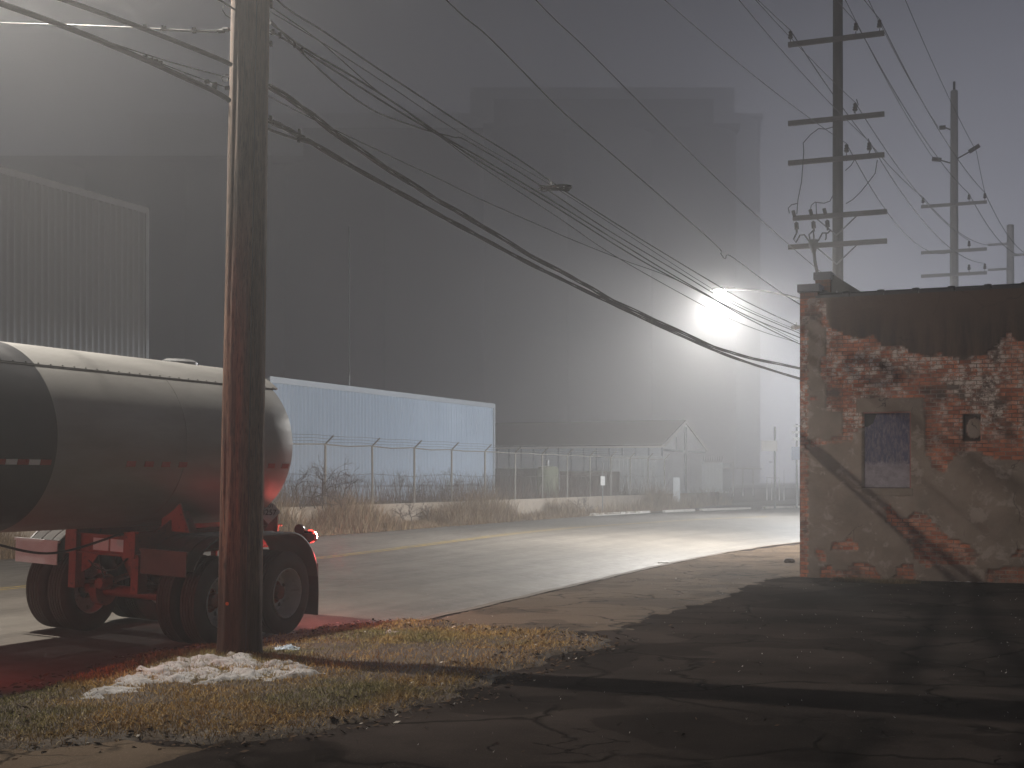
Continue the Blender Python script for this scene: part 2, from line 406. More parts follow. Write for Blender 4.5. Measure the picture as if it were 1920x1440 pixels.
# grass island round the wooden pole
ISL = gp([(-350, 1420), (-150, 1352), (0, 1312), (110, 1286), (260, 1242), (380, 1219), (470, 1203), (560, 1190), (640, 1180), (720, 1168), (790, 1166), (870, 1172), (1000, 1184), (1110, 1200), (1135, 1212), (1060, 1228), (990, 1252), (940, 1276), (860, 1300), (760, 1325), (640, 1358), (560, 1378), (430, 1395), (300, 1392), (120, 1400), (0, 1408), (-350, 1500)])
def isl_z(X, Y, D):
    e = D + vnoise(X, Y, 1.4, 3) * .7
    mound = .07 * np.exp(-(((X + 3.1) / .9) ** 2 + ((Y - 13.9) / .8) ** 2))
    return np.clip(e * .35, -.08, .03) + mound * (e > 0) + vnoise(X, Y, 2.5, 4) * .04 * (e > 0) + .004
heightfield('grass_verge', ISL, -7.5, 2.2, 7.5, 18.6, .06, isl_z, M['dirt'], flr=-.02)['kind'] = 'structure'

def blades(name, X, Y, Z, H, W, lean, col, material, bend=.5, seed=1, **kw):
    g = np.random.default_rng(seed); n = len(X); a = g.random(n) * 2 * np.pi; la = g.random(n) * 2 * np.pi
    L = lean * (.3 + .9 * g.random(n)) * H
    dx, dy = np.cos(a) * W / 2, np.sin(a) * W / 2; lx, ly = np.cos(la) * L, np.sin(la) * L
    hz = H * np.sqrt(np.clip(1 - (L / H * .7) ** 2, .05, 1))
    Vv = np.empty((n, 5, 3))
    Vv[:, 0] = np.stack([X - dx, Y - dy, Z], 1); Vv[:, 1] = np.stack([X + dx, Y + dy, Z], 1)
    mx, my, mz = X + lx * .38, Y + ly * .38, Z + hz * .6
    Vv[:, 2] = np.stack([mx + dx * .7, my + dy * .7, mz], 1); Vv[:, 3] = np.stack([mx - dx * .7, my - dy * .7, mz], 1)
    Vv[:, 4] = np.stack([X + lx, Y + ly, Z + hz], 1)
    k = np.arange(n) * 5
    tri = np.concatenate([np.stack([k, k + 1, k + 2], 1), np.stack([k, k + 2, k + 3], 1), np.stack([k + 3, k + 2, k + 4], 1)])
    C = np.repeat(col[:, None, :], 5, 1)
    return np_mesh(name, Vv.reshape(-1, 3), tri, material, col=C.reshape(-1, 3), **kw)
M['grass'] = attr_mat('dry_grass_blades')
N = 420000
X = NP.uniform(-7.3, 1.6, N); Y = NP.uniform(8, 18.4, N); D = sdf(ISL, X, Y); E = D + vnoise(X, Y, 1.4, 3) * .7
dens = np.clip(.55 + vnoise(X, Y, .7, 8) * 2.2, .12, 1) * np.clip(E * 3 + .2, 0, 1)
keep = (NP.random(N) < dens) & (E > -.03)
X, Y, D, E = X[keep], Y[keep], D[keep], E[keep]; n = len(X)
Z = isl_z(X, Y, D) - .005
H = (.020 + .050 * NP.random(n) ** 1.8) * (1 + 1.2 * np.clip(vnoise(X, Y, 1.1, 9), -.3, .5))
g1 = np.clip(.5 + vnoise(X, Y, .8, 21) * 5, 0, 1)[:, None]; g2 = NP.random((n, 1))
dist_e = np.clip((.9 - np.abs(E)) * 1.2, 0, 1)[:, None]
gold, olive, brown, straw = map(np.array, ((.62, .40, .14), (.31, .28, .11), (.13, .09, .055), (.62, .50, .30)))
col = gold * g1 + olive * (1 - g1); col = col * (1 - .45 * dist_e * g2) + brown * .45 * dist_e * g2
col = np.where(g2 > .93, straw, col) * (.55 + .7 * NP.random((n, 1)))
props(blades('grass', X, Y, Z, H, .006, 1.15, col, M['grass'], seed=3), 'dry golden and olive grass on the verge round the wooden pole', 'grass', kind='stuff')
# leaf and twig litter at the verge and on the lot
N = 22000
X = NP.uniform(-7.3, 2.5, N); Y = NP.uniform(8, 18.4, N); E = sdf(ISL, X, Y) + vnoise(X, Y, 1.4, 3) * .7
keep = ((E > -.35) & (E < .8) & (NP.random(N) < .8)) | (NP.random(N) < .012) & (E < 0) & (X > -1.5)
X, Y, E = X[keep], Y[keep], E[keep]; n = len(X); D = sdf(ISL, X, Y)
Z = np.maximum(isl_z(X, Y, D), 0) + .004
a = NP.random(n) * 6.28; sz = .012 + .03 * NP.random(n) ** 2; th = NP.random(n) * .8
V4 = np.stack([np.stack([X + np.cos(a + q) * sz * (1, .4)[i % 2], Y + np.sin(a + q) * sz * (1, .4)[i % 2], Z + (th * sz * .9 if i in (0, 1) else 0)], 1) for i, q in enumerate((0, 1.57, 3.14, 4.71))], 1)
k = np.arange(n) * 4; fq = np.stack([k, k + 1, k + 2, k + 3], 1)
cc = np.where(NP.random((n, 1)) > .96, np.array([[.5, .46, .4]]), np.array([[.075, .045, .025]])) * (.5 + NP.random((n, 1)))
props(np_mesh('leaf_litter', V4.reshape(-1, 3), fq, M['grass'], col=np.repeat(cc, 4, 0)), 'brown leaves and bits of litter scattered along the verge', 'litter', kind='stuff')

# pale grit and broken glass on the lot
n = 650; X = NP.uniform(-2, 9, n); Y = NP.uniform(8.2, 26, n); sz = .004 + .012 * NP.random(n) ** 3; a = NP.random(n) * 6.28
keep = (sdf(ISL, X, Y) < -.1) & (vnoise(X, Y, .5, 99) > -.05); X, Y, sz, a = X[keep], Y[keep], sz[keep], a[keep]; n = len(X)
V4 = np.stack([np.stack([X + np.cos(a + q) * sz, Y + np.sin(a + q) * sz, np.full(n, .012) + (.014 if i == 0 else 0)], 1) for i, q in enumerate((0, 2.1, 4.2))], 1)
k = np.arange(n) * 3; cc = np.array([[.62, .6, .55]]) * (.35 + .65 * NP.random((n, 1)))
props(np_mesh('gravel', V4.reshape(-1, 3), np.stack([k, k + 1, k + 2], 1), M['grass'], col=np.repeat(cc, 3, 0)), 'pale grit and broken glass scattered over the dark lot', 'gravel', kind='stuff')
# snow under the pole
SN = gp([(120, 1318), (190, 1292), (250, 1268), (320, 1250), (400, 1246), (470, 1242), (530, 1246), (590, 1256), (640, 1270), (570, 1282), (480, 1288), (400, 1294), (330, 1290), (270, 1302), (190, 1316)])
def sn_z(X, Y, D):
    base = isl_z(X, Y, sdf(ISL, X, Y))
    return base - .035 + np.clip((D + vnoise(X, Y, 2.6, 12) * .42 + vnoise(X, Y, 7, 19) * .22 - .05) * .5, -.2, .055) + vnoise(X, Y, 5, 13) * .11 + vnoise(X, Y, 13, 14) * .07
snow = thing('snow_pile', 'ragged patch of dirty white snow at the foot of the wooden pole', 'snow', (-3.1, 13.6, 0))
o = heightfield('snow_patch', SN, -5.6, -1.2, 11.2, 14.6, .022, sn_z, M['snow'], flr=-.005); o.parent = snow; o.location = (3.1, -13.6, 0)
n = 2600; X = NP.uniform(-5.4, -1.2, n); Y = NP.uniform(11.4, 14.6, n); Ds = sdf(SN, X, Y); Zs = sn_z(X, Y, Ds); keep = (Ds > -.05) & (vnoise(X, Y, 3, 71) > -.02); X, Y, Zs = X[keep], Y[keep], Zs[keep]
props(blades('grass', X, Y, Zs - .01, .03 + .07 * NP.random(len(X)) ** 2, .005, 1.3, np.array([[.10, .065, .035]]) * (.4 + NP.random((len(X), 1))), M['grass'], seed=33), 'dark straw poking through the snow at the pole foot', 'grass', kind='stuff')
def snow_bit(px, py, w_, h_, lab, z=0.0):
    c = G(px, py); n1 = 26; V_ = []; F_ = []
    xs = np.linspace(-w_, w_, n1); ys = np.linspace(-h_, h_, n1); X_, Y_ = np.meshgrid(xs, ys, indexing='ij')
    rr = (X_ / w_) ** 2 + (Y_ / h_) ** 2 + vnoise(X_ + px, Y_, 6, 40) * 1.1
    Zz = np.clip((.75 - rr) * .1, -.02, .07) + vnoise(X_, Y_, 12, 41) * .02
    idx = np.arange(n1 * n1).reshape(n1, n1); f = np.stack([idx[:-1, :-1], idx[1:, :-1], idx[1:, 1:], idx[:-1, 1:]], -1).reshape(-1, 4)
    o_ = np_mesh('snow_pile', np.stack([X_.ravel(), Y_.ravel(), Zz.ravel()], 1), f, M['snow'], smooth=True)
    o_.location = (c.x, c.y, z); return props(o_, lab, 'snow', 'snow left along the foot of the brick wall')
snow_bit(1843, 1090, .62, .3, 'widest lump of snow on the lot near the brick wall')
snow_bit(1650, 1081, .3, .12, 'thin snow strip on the brown weeds below the boarded window')
snow_bit(1768, 1082, .36, .08, 'thin snow strip against the wall beside the widest snow lump')
snow_bit(1912, 1080, .25, .08, 'small bit of snow against the wall at the right edge of the picture')

# crumpled cloths on the grass
def rag(px, py, sz, lab, mat, z=.06):
    c = G(px, py, z); m_ = 22; g = NP.random((m_, m_)); xs = np.linspace(-1, 1, m_); X_, Y_ = np.meshgrid(xs, xs, indexing='ij')
    Zz = .01 + .28 * np.abs(vnoise(X_, Y_, 2.2, px)) * (1.3 - X_ ** 2 - Y_ ** 2).clip(0) + .05 * np.abs(vnoise(X_, Y_, 7, 3))
    Xw = (X_ + vnoise(X_, Y_, 2, 5) * .9) * sz; Yw = (Y_ + vnoise(X_, Y_, 2, 6) * .9) * sz * .8
    idx = np.arange(m_ * m_).reshape(m_, m_); f = np.stack([idx[:-1, :-1], idx[1:, :-1], idx[1:, 1:], idx[:-1, 1:]], -1).reshape(-1, 4)
    o_ = np_mesh('rag', np.stack([Xw.ravel(), Yw.ravel(), Zz.ravel() * sz * 4], 1), f, mat, smooth=False); o_.location = (c.x, c.y, z - .02)
    return props(o_, lab, 'rag')
rag(538, 1214, .13, 'crumpled pale blue cloth on the grass right of the wooden pole', M['cloth'])
rag(735, 1186, .13, 'flattened pinkish white rag at the end of the grass verge', mottled('pinkish_rag', (.5, .42, .42), (.35, .28, .28), 12, .85), .03)
for px, py, lab in ((1243, 1056, 'small white scrap lying on the bright road'),):
    c = G(px, py, 0); mm = MB().prism([(-.12, -.03), (.02, -.06), (.13, 0), (.05, .05), (-.07, .04)], lambda x, y, h: (x, y, h), 0, .025)
    o = mm.build('paper_scrap', M['white']); o.location = c; props(o, lab, 'litter')
c = G(1480, 1056); mm = MB(); mm.lathe([(0, -.02), (.09, 0), (.12, .06), (.08, .13), (0, .15)], n=9); o = mm.build('rock', mottled('grey_stone', (.07, .06, .055), (.12, .1, .09), 6, .9)); o.location = c
o.scale = (1.1, .8, .8); props(o, 'fist-sized dark stone on the pavement beside the brick corner', 'stone')

# weeds at the foot of the brick wall
def weedpatch(name, cen, rx, ry, n, hmin, hmax, cols, lab, cat='weeds', w_=.008, lean=.6, z=0, seed=1, ang=0.):
    g = np.random.default_rng(seed); a = g.random(n) * 6.28; r_ = np.sqrt(g.random(n)); x = np.cos(a) * r_ * rx; y = np.sin(a) * r_ * ry
    X_ = cen[0] + x * math.cos(ang) - y * math.sin(ang); Y_ = cen[1] + x * math.sin(ang) + y * math.cos(ang)
    H_ = hmin + (hmax - hmin) * g.random(n) ** 1.5; c_ = np.array(cols)[g.integers(0, len(cols), n)] * (.6 + .7 * g.random((n, 1)))
    return props(blades(name, X_, Y_, np.full(n, z), H_, w_, lean, c_, M['grass'], seed=seed), lab, cat, kind='stuff')
q = G(1640, 1092); weedpatch('weeds', q, .8, .25, 2600, .03, .12, [(.10, .07, .03), (.14, .10, .05), (.06, .05, .025)], 'low brown weeds on the lot below the boarded window', seed=5, ang=-ANG)

# ------------------------------------------------------------------ 3. brick building on the right
C0 = Vector((5.48, 26.4, 0)); AX = Vector((CA, -SA, 0)); RY = Vector((SA, CA, 0))
bld = thing('brick_building', 'crumbling brick and stucco building with a boarded window beside the parking lot', 'building', C0, -ANG)
def wt(px, py):                        # photo pixel on the side wall -> (t, z)
    k = (px - 960) / F; t = (k * C0.y - C0.x) / (CA + k * SA); d = C0.y - SA * t
    return t, CH + (HY - py) / F * d
HB = 5.31
BR = [[(1548, 612), (1560, 618), (1575, 625), (1600, 633), (1640, 632), (1652, 645), (1695, 648), (1710, 665), (1745, 668), (1765, 662), (1800, 675), (1840, 668), (1860, 655), (1880, 635), (1890, 622), (1905, 640), (1920, 645), (2400, 640), (2400, 845), (1920, 865), (1880, 860), (1860, 855), (1820, 845), (1790, 855), (1770, 885), (1750, 875), (1738, 845), (1732, 775), (1730, 748), (1605, 745), (1607, 760), (1612, 775), (1618, 800), (1600, 812), (1595, 828), (1560, 830), (1520, 836), (1515, 826), (1555, 822), (1578, 815), (1584, 790), (1578, 772), (1545, 768), (1552, 745), (1545, 720), (1538, 690), (1550, 660), (1552, 640)],
      [(1512, 592), (1515, 582), (1535, 566), (1547, 570), (1548, 590), (1557, 606), (1550, 616), (1530, 602)],
      [(1650, 952), (1670, 946), (1685, 965), (1700, 972), (1715, 960), (1735, 966), (1760, 990), (1780, 1010), (1812, 1018), (1836, 1040), (1825, 1060), (1790, 1058), (1760, 1055), (1740, 1066), (1720, 1052), (1703, 1020), (1695, 1000), (1668, 978)],
      [(1555, 1030), (1565, 1015), (1580, 1018), (1590, 1006), (1602, 1015), (1617, 1027), (1600, 1031)],
      [(1530, 1026), (1545, 1032), (1552, 1055), (1537, 1050)],
      [(1533, 1085), (1537, 1066), (1558, 1058), (1566, 1072), (1588, 1070), (1602, 1056), (1642, 1062), (1648, 1085)],
      [(1678, 1085), (1684, 1066), (1700, 1053), (1716, 1060), (1717, 1085)],
      [(1850, 1090), (1852, 1068), (1920, 1064), (2400, 1060), (2400, 1090)],
      [(1900, 1045), (1908, 1030), (2000, 1028), (2000, 1045)],
      [(1519, 746), (1536, 743), (1536, 752), (1520, 753)]]
BRW = [[wt(*q) for q in pl] for pl in BR]
# window, patches
WIN = (wt(1619, 772)[0], wt(1708, 772)[0], wt(1660, 915)[1], wt(1660, 773)[1])   # t0,t1,z0,z1
LT = 7.6; res = .0205
ts = np.arange(0, LT, res); zs = np.arange(-.06, HB, res); T, Zg = np.meshgrid(ts, zs, indexing='ij')
E = np.full(T.shape, -9.0)
# snap the mask to bricks so the broken edge follows the courses
ci = np.floor(Zg / .0762); Ts = (np.floor((T + .1 * (ci % 2)) / .1) + .5) * .1 - .1 * (ci % 2); Zs = (ci + .5) * .0762
bx = .55 * Ts + .45 * T; bz = .55 * Zs + .45 * Zg
nz = vnoise(T, Zg, 5, 61) * .10
for pl in BRW: E = np.maximum(E, sdf(pl, bx, bz))
E = E + nz
E = np.maximum(E, (.135 + .03 * (np.floor(Zg / .0762) % 2) - T))              # brick corner
brick = np.clip(E / .03 + .5, 0, 1)
inw = (T > WIN[0]) & (T < WIN[1]) & (Zg > WIN[2]) & (Zg < WIN[3])
sur = ((T > wt(1605, 0)[0]) & (T < wt(1731, 0)[0]) & (Zg > WIN[3]) & (Zg < wt(1660, 747)[1])) | ((T > WIN[1]) & (T < wt(1733, 0)[0]) & (Zg > WIN[2] - .1) & (Zg < WIN[3]))
brick = np.where(sur, 0, brick)
VN = (wt(1806, 0)[0], wt(1838, 0)[0], z_of(0, 0, 1) * 0 + wt(1820, 828)[1], wt(1820, 776)[1])
vent = (T > VN[0]) & (T < VN[1]) & (Zg > VN[2]) & (Zg < VN[3])
vpatch = np.clip(1 - (((T - VN[0] - .19) / .15) ** 2 + ((Zg - VN[2] - .24) / .2) ** 2) + vnoise(T, Zg, 5, 78) * .3, 0, 1) > .12
crk = np.clip(1 - np.abs(vnoise(T, Zg, 1.1, 80)) / .006, 0, 1) * (1 - brick)
off = (1 - brick) * .042 + vnoise(T, Zg, 3, 62) * .012 + vnoise(T, Zg, 9, 64) * .006 * (1 - brick)
rowj = vnoise(np.floor((T + .1 * (ci % 2)) / .2) * 7.3, ci * 3.1, 1, 66, 1) * .022
off = off + brick * rowj - crk * .006
off = np.where(vent, -.07 + vpatch * .06, off); brick = np.where(vent & vpatch, 0, brick)
off = np.where(inw, -.16, off)
nx, ny = T.shape; idx = np.arange(nx * ny).reshape(nx, ny)
f = np.stack([idx[:-1, :-1], idx[1:, :-1], idx[1:, 1:], idx[:-1, 1:]], -1).reshape(-1, 4)
Vw = np.stack([T.ravel(), -off.ravel(), Zg.ravel()], 1)
mask = np.stack([brick.ravel(), (vent & ~vpatch).astype(float).ravel(), np.clip(vnoise(T, Zg, .8, 70) + .5, 0, 1).ravel()], 1)
b = NB('brick_and_stucco'); v = b.coord('UV'); at = b.n('ShaderNodeAttribute'); at.attribute_name = 'col'
sep = b.n('ShaderNodeSeparateColor'); b.t.links.new(at.outputs['Color'], sep.inputs[0])
wv = b.warp(v, 9, .018)
bt = b.n('ShaderNodeTexBrick'); b.put(bt.inputs['Vector'], wv); bt.inputs['Scale'].default_value = 1.0
bt.inputs['Brick Width'].default_value = .2; bt.inputs['Row Height'].default_value = .0762; bt.inputs['Mortar Size'].default_value = .0075
bt.inputs['Mortar Smooth'].default_value = .2; bt.inputs['Bias'].default_value = -.1; bt.offset = .5
bt.inputs['Color1'].default_value = (1, 1, 1, 1); bt.inputs['Color2'].default_value = (0, 0, 0, 1); bt.inputs['Mortar'].default_value = (0, 0, 0, 1)
rndb = b.n('ShaderNodeSeparateColor'); b.t.links.new(bt.outputs['Color'], rndb.inputs[0]); rb = rndb.outputs[0]
pos = b.n('ShaderNodeSeparateXYZ'); b.t.links.new(b.coord('UV'), pos.inputs[0])
col = b.mix(b.rng(rb, 0, 1), (.24, .072, .040), (.46, .16, .080))
col = b.mix(b.rng(b.noise(v, 1.6, 5, .6), .45, .62), col, (.075, .05, .04))                     # sooty areas
lowred = b.rng(pos.outputs['Y'], 2.2, 3.1, 0, 1)
ww = b.math('MULTIPLY', b.rng(b.noise(wv, 7, 6, .75), .46, .58), b.math('MULTIPLY', b.rng(b.noise(v, 1.1, 4), .40, .55), b.math('ADD', lowred, .35)))
ww = b.math('MULTIPLY', ww, b.rng(rb, .1, .35))
col = b.mix(ww, col, (.48, .41, .36))                                                            # remains of whitewash
col = b.mix(b.rng(b.noise(v, 26, 5, .7), .5, .75, 0, .5), col, (.06, .035, .028))
col = b.mix(bt.outputs['Fac'], col, b.mix(b.rng(b.noise(v, 2.2, 4), .4, .6), (.10, .075, .06), (.26, .22, .19)))
# stucco
st = b.mix(b.rng(b.noise(v, 1.2, 6, .6), .35, .65), (.145, .115, .092), (.225, .18, .148))
st = b.mix(b.rng(b.noise(b.warp(v, 2, .5), 2.6, 7, .7), .54, .60, 0, .6), st, (.32, .27, .235))
vs_ = b.n('ShaderNodeMapping'); b.t.links.new(b.coord('UV'), vs_.inputs[0]); vs_.inputs['Scale'].default_value = (2.2, .22, 1)
streak = b.noise(vs_.outputs[0], 2.2, 6, .6)
top = b.rng(pos.outputs['Y'], 3.6, 4.15)
st2 = b.mix(b.rng(streak, .4, .62), (.082, .052, .037), (.028, .019, .015))
st2 = b.mix(b.rng(pos.outputs['Y'], 4.55, 5.1), st2, (.085, .054, .037))
right = b.rng(pos.outputs['X'], .42, .62)
st = b.mix(b.math('MULTIPLY', top, right), st, st2)
st = b.mix(b.rng(b.noise(v, 18, 5, .7), .6, .8, 0, .5), st, (.10, .08, .07))
cre = b.vor(b.warp(v, 2.2, .5), .8); st = b.mix(b.math('MULTIPLY', b.rng(cre, 0, .006, 1, 0), b.rng(b.noise(v, .9, 2), .52, .56)), st, (.03, .022, .018))
fin = b.mix(sep.outputs[0], st, col); fin = b.mix(sep.outputs[1], fin, (.045, .03, .025))
base_st = b.rng(pos.outputs['Y'], 0, .35, .65, 0); fin = b.mix(b.math('MULTIPLY', base_st, b.rng(b.noise(v, 3, 5), .35, .65)), fin, (.045, .035, .028))
hb_ = b.math('ADD', b.math('MULTIPLY', b.math('SUBTRACT', 1.0, bt.outputs['Fac']), sep.outputs[0]), b.math('MULTIPLY', b.noise(v, 22, 7, .75), .6))
b.bump(hb_, .9, .012); b.out(fin, .9, spec=.2); M['wall'] = b.m
np_mesh('side_wall', Vw, f, M['wall'], bld, uv=np.stack([T.ravel(), Zg.ravel()], 1), col=mask, smooth=False)
# other walls as one shell with brick
b = NB('plain_brick'); v = b.coord('Object'); cc = b.n('ShaderNodeSeparateXYZ'); b.t.links.new(v, cc.inputs[0]); cx = b.n('ShaderNodeCombineXYZ')
b.put(cx.inputs[0], b.math('ADD', cc.outputs[0], cc.outputs[1])); b.put(cx.inputs[1], cc.outputs[2])
bt = b.n('ShaderNodeTexBrick'); b.put(bt.inputs['Vector'], cx.outputs[0]); bt.inputs['Scale'].default_value = 1; bt.inputs['Brick Width'].default_value = .2; bt.inputs['Row Height'].default_value = .0762; bt.inputs['Mortar Size'].default_value = .008
bt.inputs['Color1'].default_value = (.16, .07, .045, 1); bt.inputs['Color2'].default_value = (.11, .05, .035, 1); bt.inputs['Mortar'].default_value = (.07, .05, .04, 1)
b.out(bt.outputs['Color'], .9); b.bump(bt.outputs['Fac'], -.5, .01); M['brick2'] = b.m
m = MB(); m.box2((.0, .0, -.3), (.012, 9.6, HB)); m.box2((.02, 9.6, -.3), (14, 9.9, HB)); m.box2((13.9, .05, -.3), (14.2, 9.55, HB)); m.box2((LT - .01, 0.0, -.3), (13.88, .25, HB)); m.box2((.03, .2, -.3), (LT - .03, .26, HB - .05))
m.build('wall', M['brick2'], bld)
MB().box2((.3, .3, HB - .45), (13.8, 9.5, HB - .3)).build('roof', M['coping'], bld)
# coping of dark clay tiles with humps at the joints
m = MB(); x = .30
while x < 14:
    m.lathe([(.045, 0), (.07, .01), (.07, .62)], (x, .10, HB + .012), 'x', 12, a0=0, a1=math.pi)
    m.box2((x, -.02, HB - .045), (x + .62, .24, HB + .03)); 
    m.lathe([(.055, -.02), (.085, 0), (.092, .07), (.085, .12), (.055, .14)], (x + .5, .10, HB + .012), 'x', 12, a0=0, a1=math.pi); x += .632
for v_ in range(len(m.v)): pass
m.build('coping', M['coping'], bld, smooth=True)
M['capmetal'] = mottled('painted_cap', (.07, .075, .10), (.10, .105, .13), 5, .5)
m = MB().box2((.0, .02, HB - .28), (.33, .42, HB + .11)); m.build('corner_pier', M['brick2'], bld)
m = MB().box2((-.045, -.03, HB + .11), (.375, .47, HB + .26)); c1 = m.build('pier_cap', M['capmetal'], bld, bevel=.006)
m = MB().box2((.0, 1.55, HB - .3), (.30, 1.95, HB + .55)); m.build('pier', M['brick2'], bld)
m = MB().box2((-.03, 1.5, HB + .55), (.33, 2.0, HB + .70)); m.build('pier_cap', M['capmetal'], bld, bevel=.006)
m = MB().prism([(.302, HB - .3), (.302, HB + .68), (1.15, HB + .1), (1.5, HB - .1), (1.5, HB - .3)], lambda x, y, h: (x, h, y), 1.62, 1.86); m.build('wing_wall', M['coping'], bld)
m = MB().prism([(.332, HB - .02), (.332, HB + .2), (.85, HB - .01)], lambda x, y, h: (x, h, y), .27, .42); m.build('flashing', M['coping'], bld)
for q in ((.42, .3), (.62, .12), (.72, .02)): MB().lathe([(0, .02), (.02, .015), (.024, 0)], (q[0], 1.615, HB + q[1]), 'y', 10, sgn=-1).build('bolt', M['galv'], bld)
# window board, frame and sill
b = NB('peeling_painted_board'); v = b.coord('Object'); p3 = b.n('ShaderNodeSeparateXYZ'); b.t.links.new(v, p3.inputs[0])
v2 = b.coord('Object', (7, 7, 2.2)); c_ = b.mix(b.rng(b.noise(b.warp(v2, 1.5, .9), 3.2, 8, .75), .46, .6), (.035, .035, .085), (.13, .11, .13))
c_ = b.mix(b.rng(b.noise(b.coord('Object', (9, 9, 1.3)), 5, 7, .75, 1.2), .57, .66), c_, (.24, .22, .25))
edge = b.math('ADD', p3.outputs[2], b.math('MULTIPLY', b.math('SUBTRACT', b.noise(v, 4.5, 5, .7), .5), .5))
lowg = b.rng(edge, WIN[2] + .42, WIN[2] + .50, 1, 0)
c_ = b.mix(lowg, c_, b.mix(b.rng(b.noise(v, 7, 6, .7), .35, .65), (.13, .115, .135), (.23, .205, .235)))
c_ = b.mix(b.rng(b.noise(v, 24, 5, .8), .6, .72, 0, .7), c_, (.04, .03, .04))
b.bump(b.noise(v2, 12, 6, .8), .5, .006); b.out(c_, .8); M['board'] = b.m
t0, t1, z0, z1 = WIN
bm_ = MB().prism([(t0 + .015, z0 + .01), (t1 - .02, z0 + .01), (t1 - .02, z1 - .012), (t0 + .24, z1 - .012), (t0 + .17, z1 - .20), (t0 + .06, z1 - .27), (t0 + .015, z1 - .26)], lambda x, y, h: (x, h, y), .04, .075)
wf = bm_.build('window_board', M['board'], bld)
MB().box2((t0, .12, z0), (t1, .15, z1)).build('window_recess', mottled('dark_recess', (.01, .01, .01), (.015, .014, .013), 4, .9), bld)
m = MB().box2((t0 - .0, -.025, z1 - .015), (t1, .1, z1 + .01)); m.box2((t1 - .018, -.03, z0), (t1 + .012, .1, z1 - .02)); m.build('window_frame', M['frame'], bld)
MB().box2((t0 - .01, -.055, z0 - .145), (t1 + .035, .09, z0 - .004)).build('window_sill', mottled('worn_sill', (.13, .10, .075), (.19, .155, .125), 5, .9), bld, bevel=.006)

# ------------------------------------------------------------------ 4. tanker trailer
TH = R(24.5)
Fw = Vector((-math.sin(TH), -math.cos(TH), 0)); Lf = Vector((math.cos(TH), -math.sin(TH), 0))
zn_, zf_ = -.026, .082
OT = Vector((-3.885, 17.46, (zn_ + zf_) / 2))
tk = thing('tanker_trailer', 'steel tanker trailer with a black band on its tank parked at the kerb', 'tanker trailer', OT, math.atan2(Fw.y, Fw.x))
tk.rotation_euler = (-math.atan2(zf_ - zn_, 2.2), 0, math.atan2(Fw.y, Fw.x))
RT, ZT = .97, 2.27
b = NB('brushed_tank_steel'); v = b.coord('Object', (.25, 1, 1)); c_ = b.mix(b.rng(b.noise(v, 2.2, 7, .65), .35, .65), (.27, .264, .252), (.20, .195, .185))
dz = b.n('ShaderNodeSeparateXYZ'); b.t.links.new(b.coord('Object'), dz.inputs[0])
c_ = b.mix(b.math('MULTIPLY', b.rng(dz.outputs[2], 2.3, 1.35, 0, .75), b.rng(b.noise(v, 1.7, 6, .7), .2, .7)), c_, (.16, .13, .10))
c_ = b.mix(b.rng(b.noise(b.coord('Object', (2, 2, .5)), 3, 8, .8), .62, .8, 0, .5), c_, (.2, .18, .16))
b.bump(b.noise(b.coord('Object', (.7, 1, 1)), 1.1, 3, .5), .35, .03)
b.out(c_, b.rng(b.noise(v, 4, 5), .3, .7, .5, .68), .4); M['tank'] = b.m
m = MB(); m.lathe([(.0, -.66), (.35, -.635), (.62, -.58), (.82, -.50), (.93, -.43), (RT, -.375)] + [(RT, x) for x in (0, .6, 1.2, 1.8, 2.4, 3.1, 3.75)], (0, 0, ZT), 'x', 96); m.build('tank_shell', M['tank'], tk, smooth=True)
m = MB(); m.lathe([(RT, 3.75), (RT + .001, 5), (RT, 7.5), (RT, 10.6), (.9, 10.75), (.6, 10.9), (0, 10.98)], (0, 0, ZT), 'x', 96); m.build('tank_band', M['black'], tk, smooth=True)
# top jacket, its seam and rear tip
def arc_strip(x0, x1, a0, a1, r0, r1, n=24, nx_=12):
    m_ = MB(); vs_ = []; 
    for i in range(nx_ + 1):
        x_ = x0 + (x1 - x0) * i / nx_
        for r_ in (r0, r1):
            for k_ in range(n + 1):
                a_ = a0 + (a1 - a0) * k_ / n; vs_.append((x_, r_ * math.sin(a_), ZT + r_ * math.cos(a_)))
    s_ = 2 * (n + 1); fs_ = []
    for i in range(nx_):
        for k_ in range(n):
            a_ = i * s_ + k_; fs_.append((a_, a_ + 1, a_ + 1 + s_, a_ + s_)); b__ = a_ + n + 1; fs_.append((b__, b__ + s_, b__ + 1 + s_, b__ + 1))
        for k_ in (0, n): a_ = i * s_ + k_; fs_.append((a_, a_ + s_, a_ + s_ + n + 1, a_ + n + 1))
    for i in (0, nx_):
        for k_ in range(n): a_ = i * s_ + k_; fs_.append((a_, a_ + n + 1, a_ + n + 2, a_ + 1))
    return m_.add(vs_, fs_)
jk = arc_strip(-.5, 3.748, R(-40), R(40), RT + .001, RT + .012); jk.build('top_jacket', M['tank'], tk, smooth=True)
arc_strip(3.752, 10.6, R(-40), R(40), RT + .001, RT + .012).build('top_jacket', M['black'], tk, smooth=True)
seam = arc_strip(-.46, 10.6, R(40.05), R(41.0), RT + .001, RT + .007, 2)
for i in range(64):
    a_ = R(39.2); x_ = -.4 + i * .17; c = Vector((x_, (RT + .013) * math.sin(a_), ZT + (RT + .013) * math.cos(a_))); seam.box(c, (.014, .010, .010))
seam.build('seam_strip', M['blackmark'], tk)
def tape(x0, x1, ang0, ang1, mat): arc_strip(x0, x1, ang0, ang1, RT + .002, RT + .005, 3, 1).build('reflective_tape', mat, tk)
for xc in (2.626, 2.334, 2.05, 1.757, .04, -.26): tape(xc - .072, xc + .072, R(101), R(104.6), M['redtape'])
x_ = 3.80; kk = 0
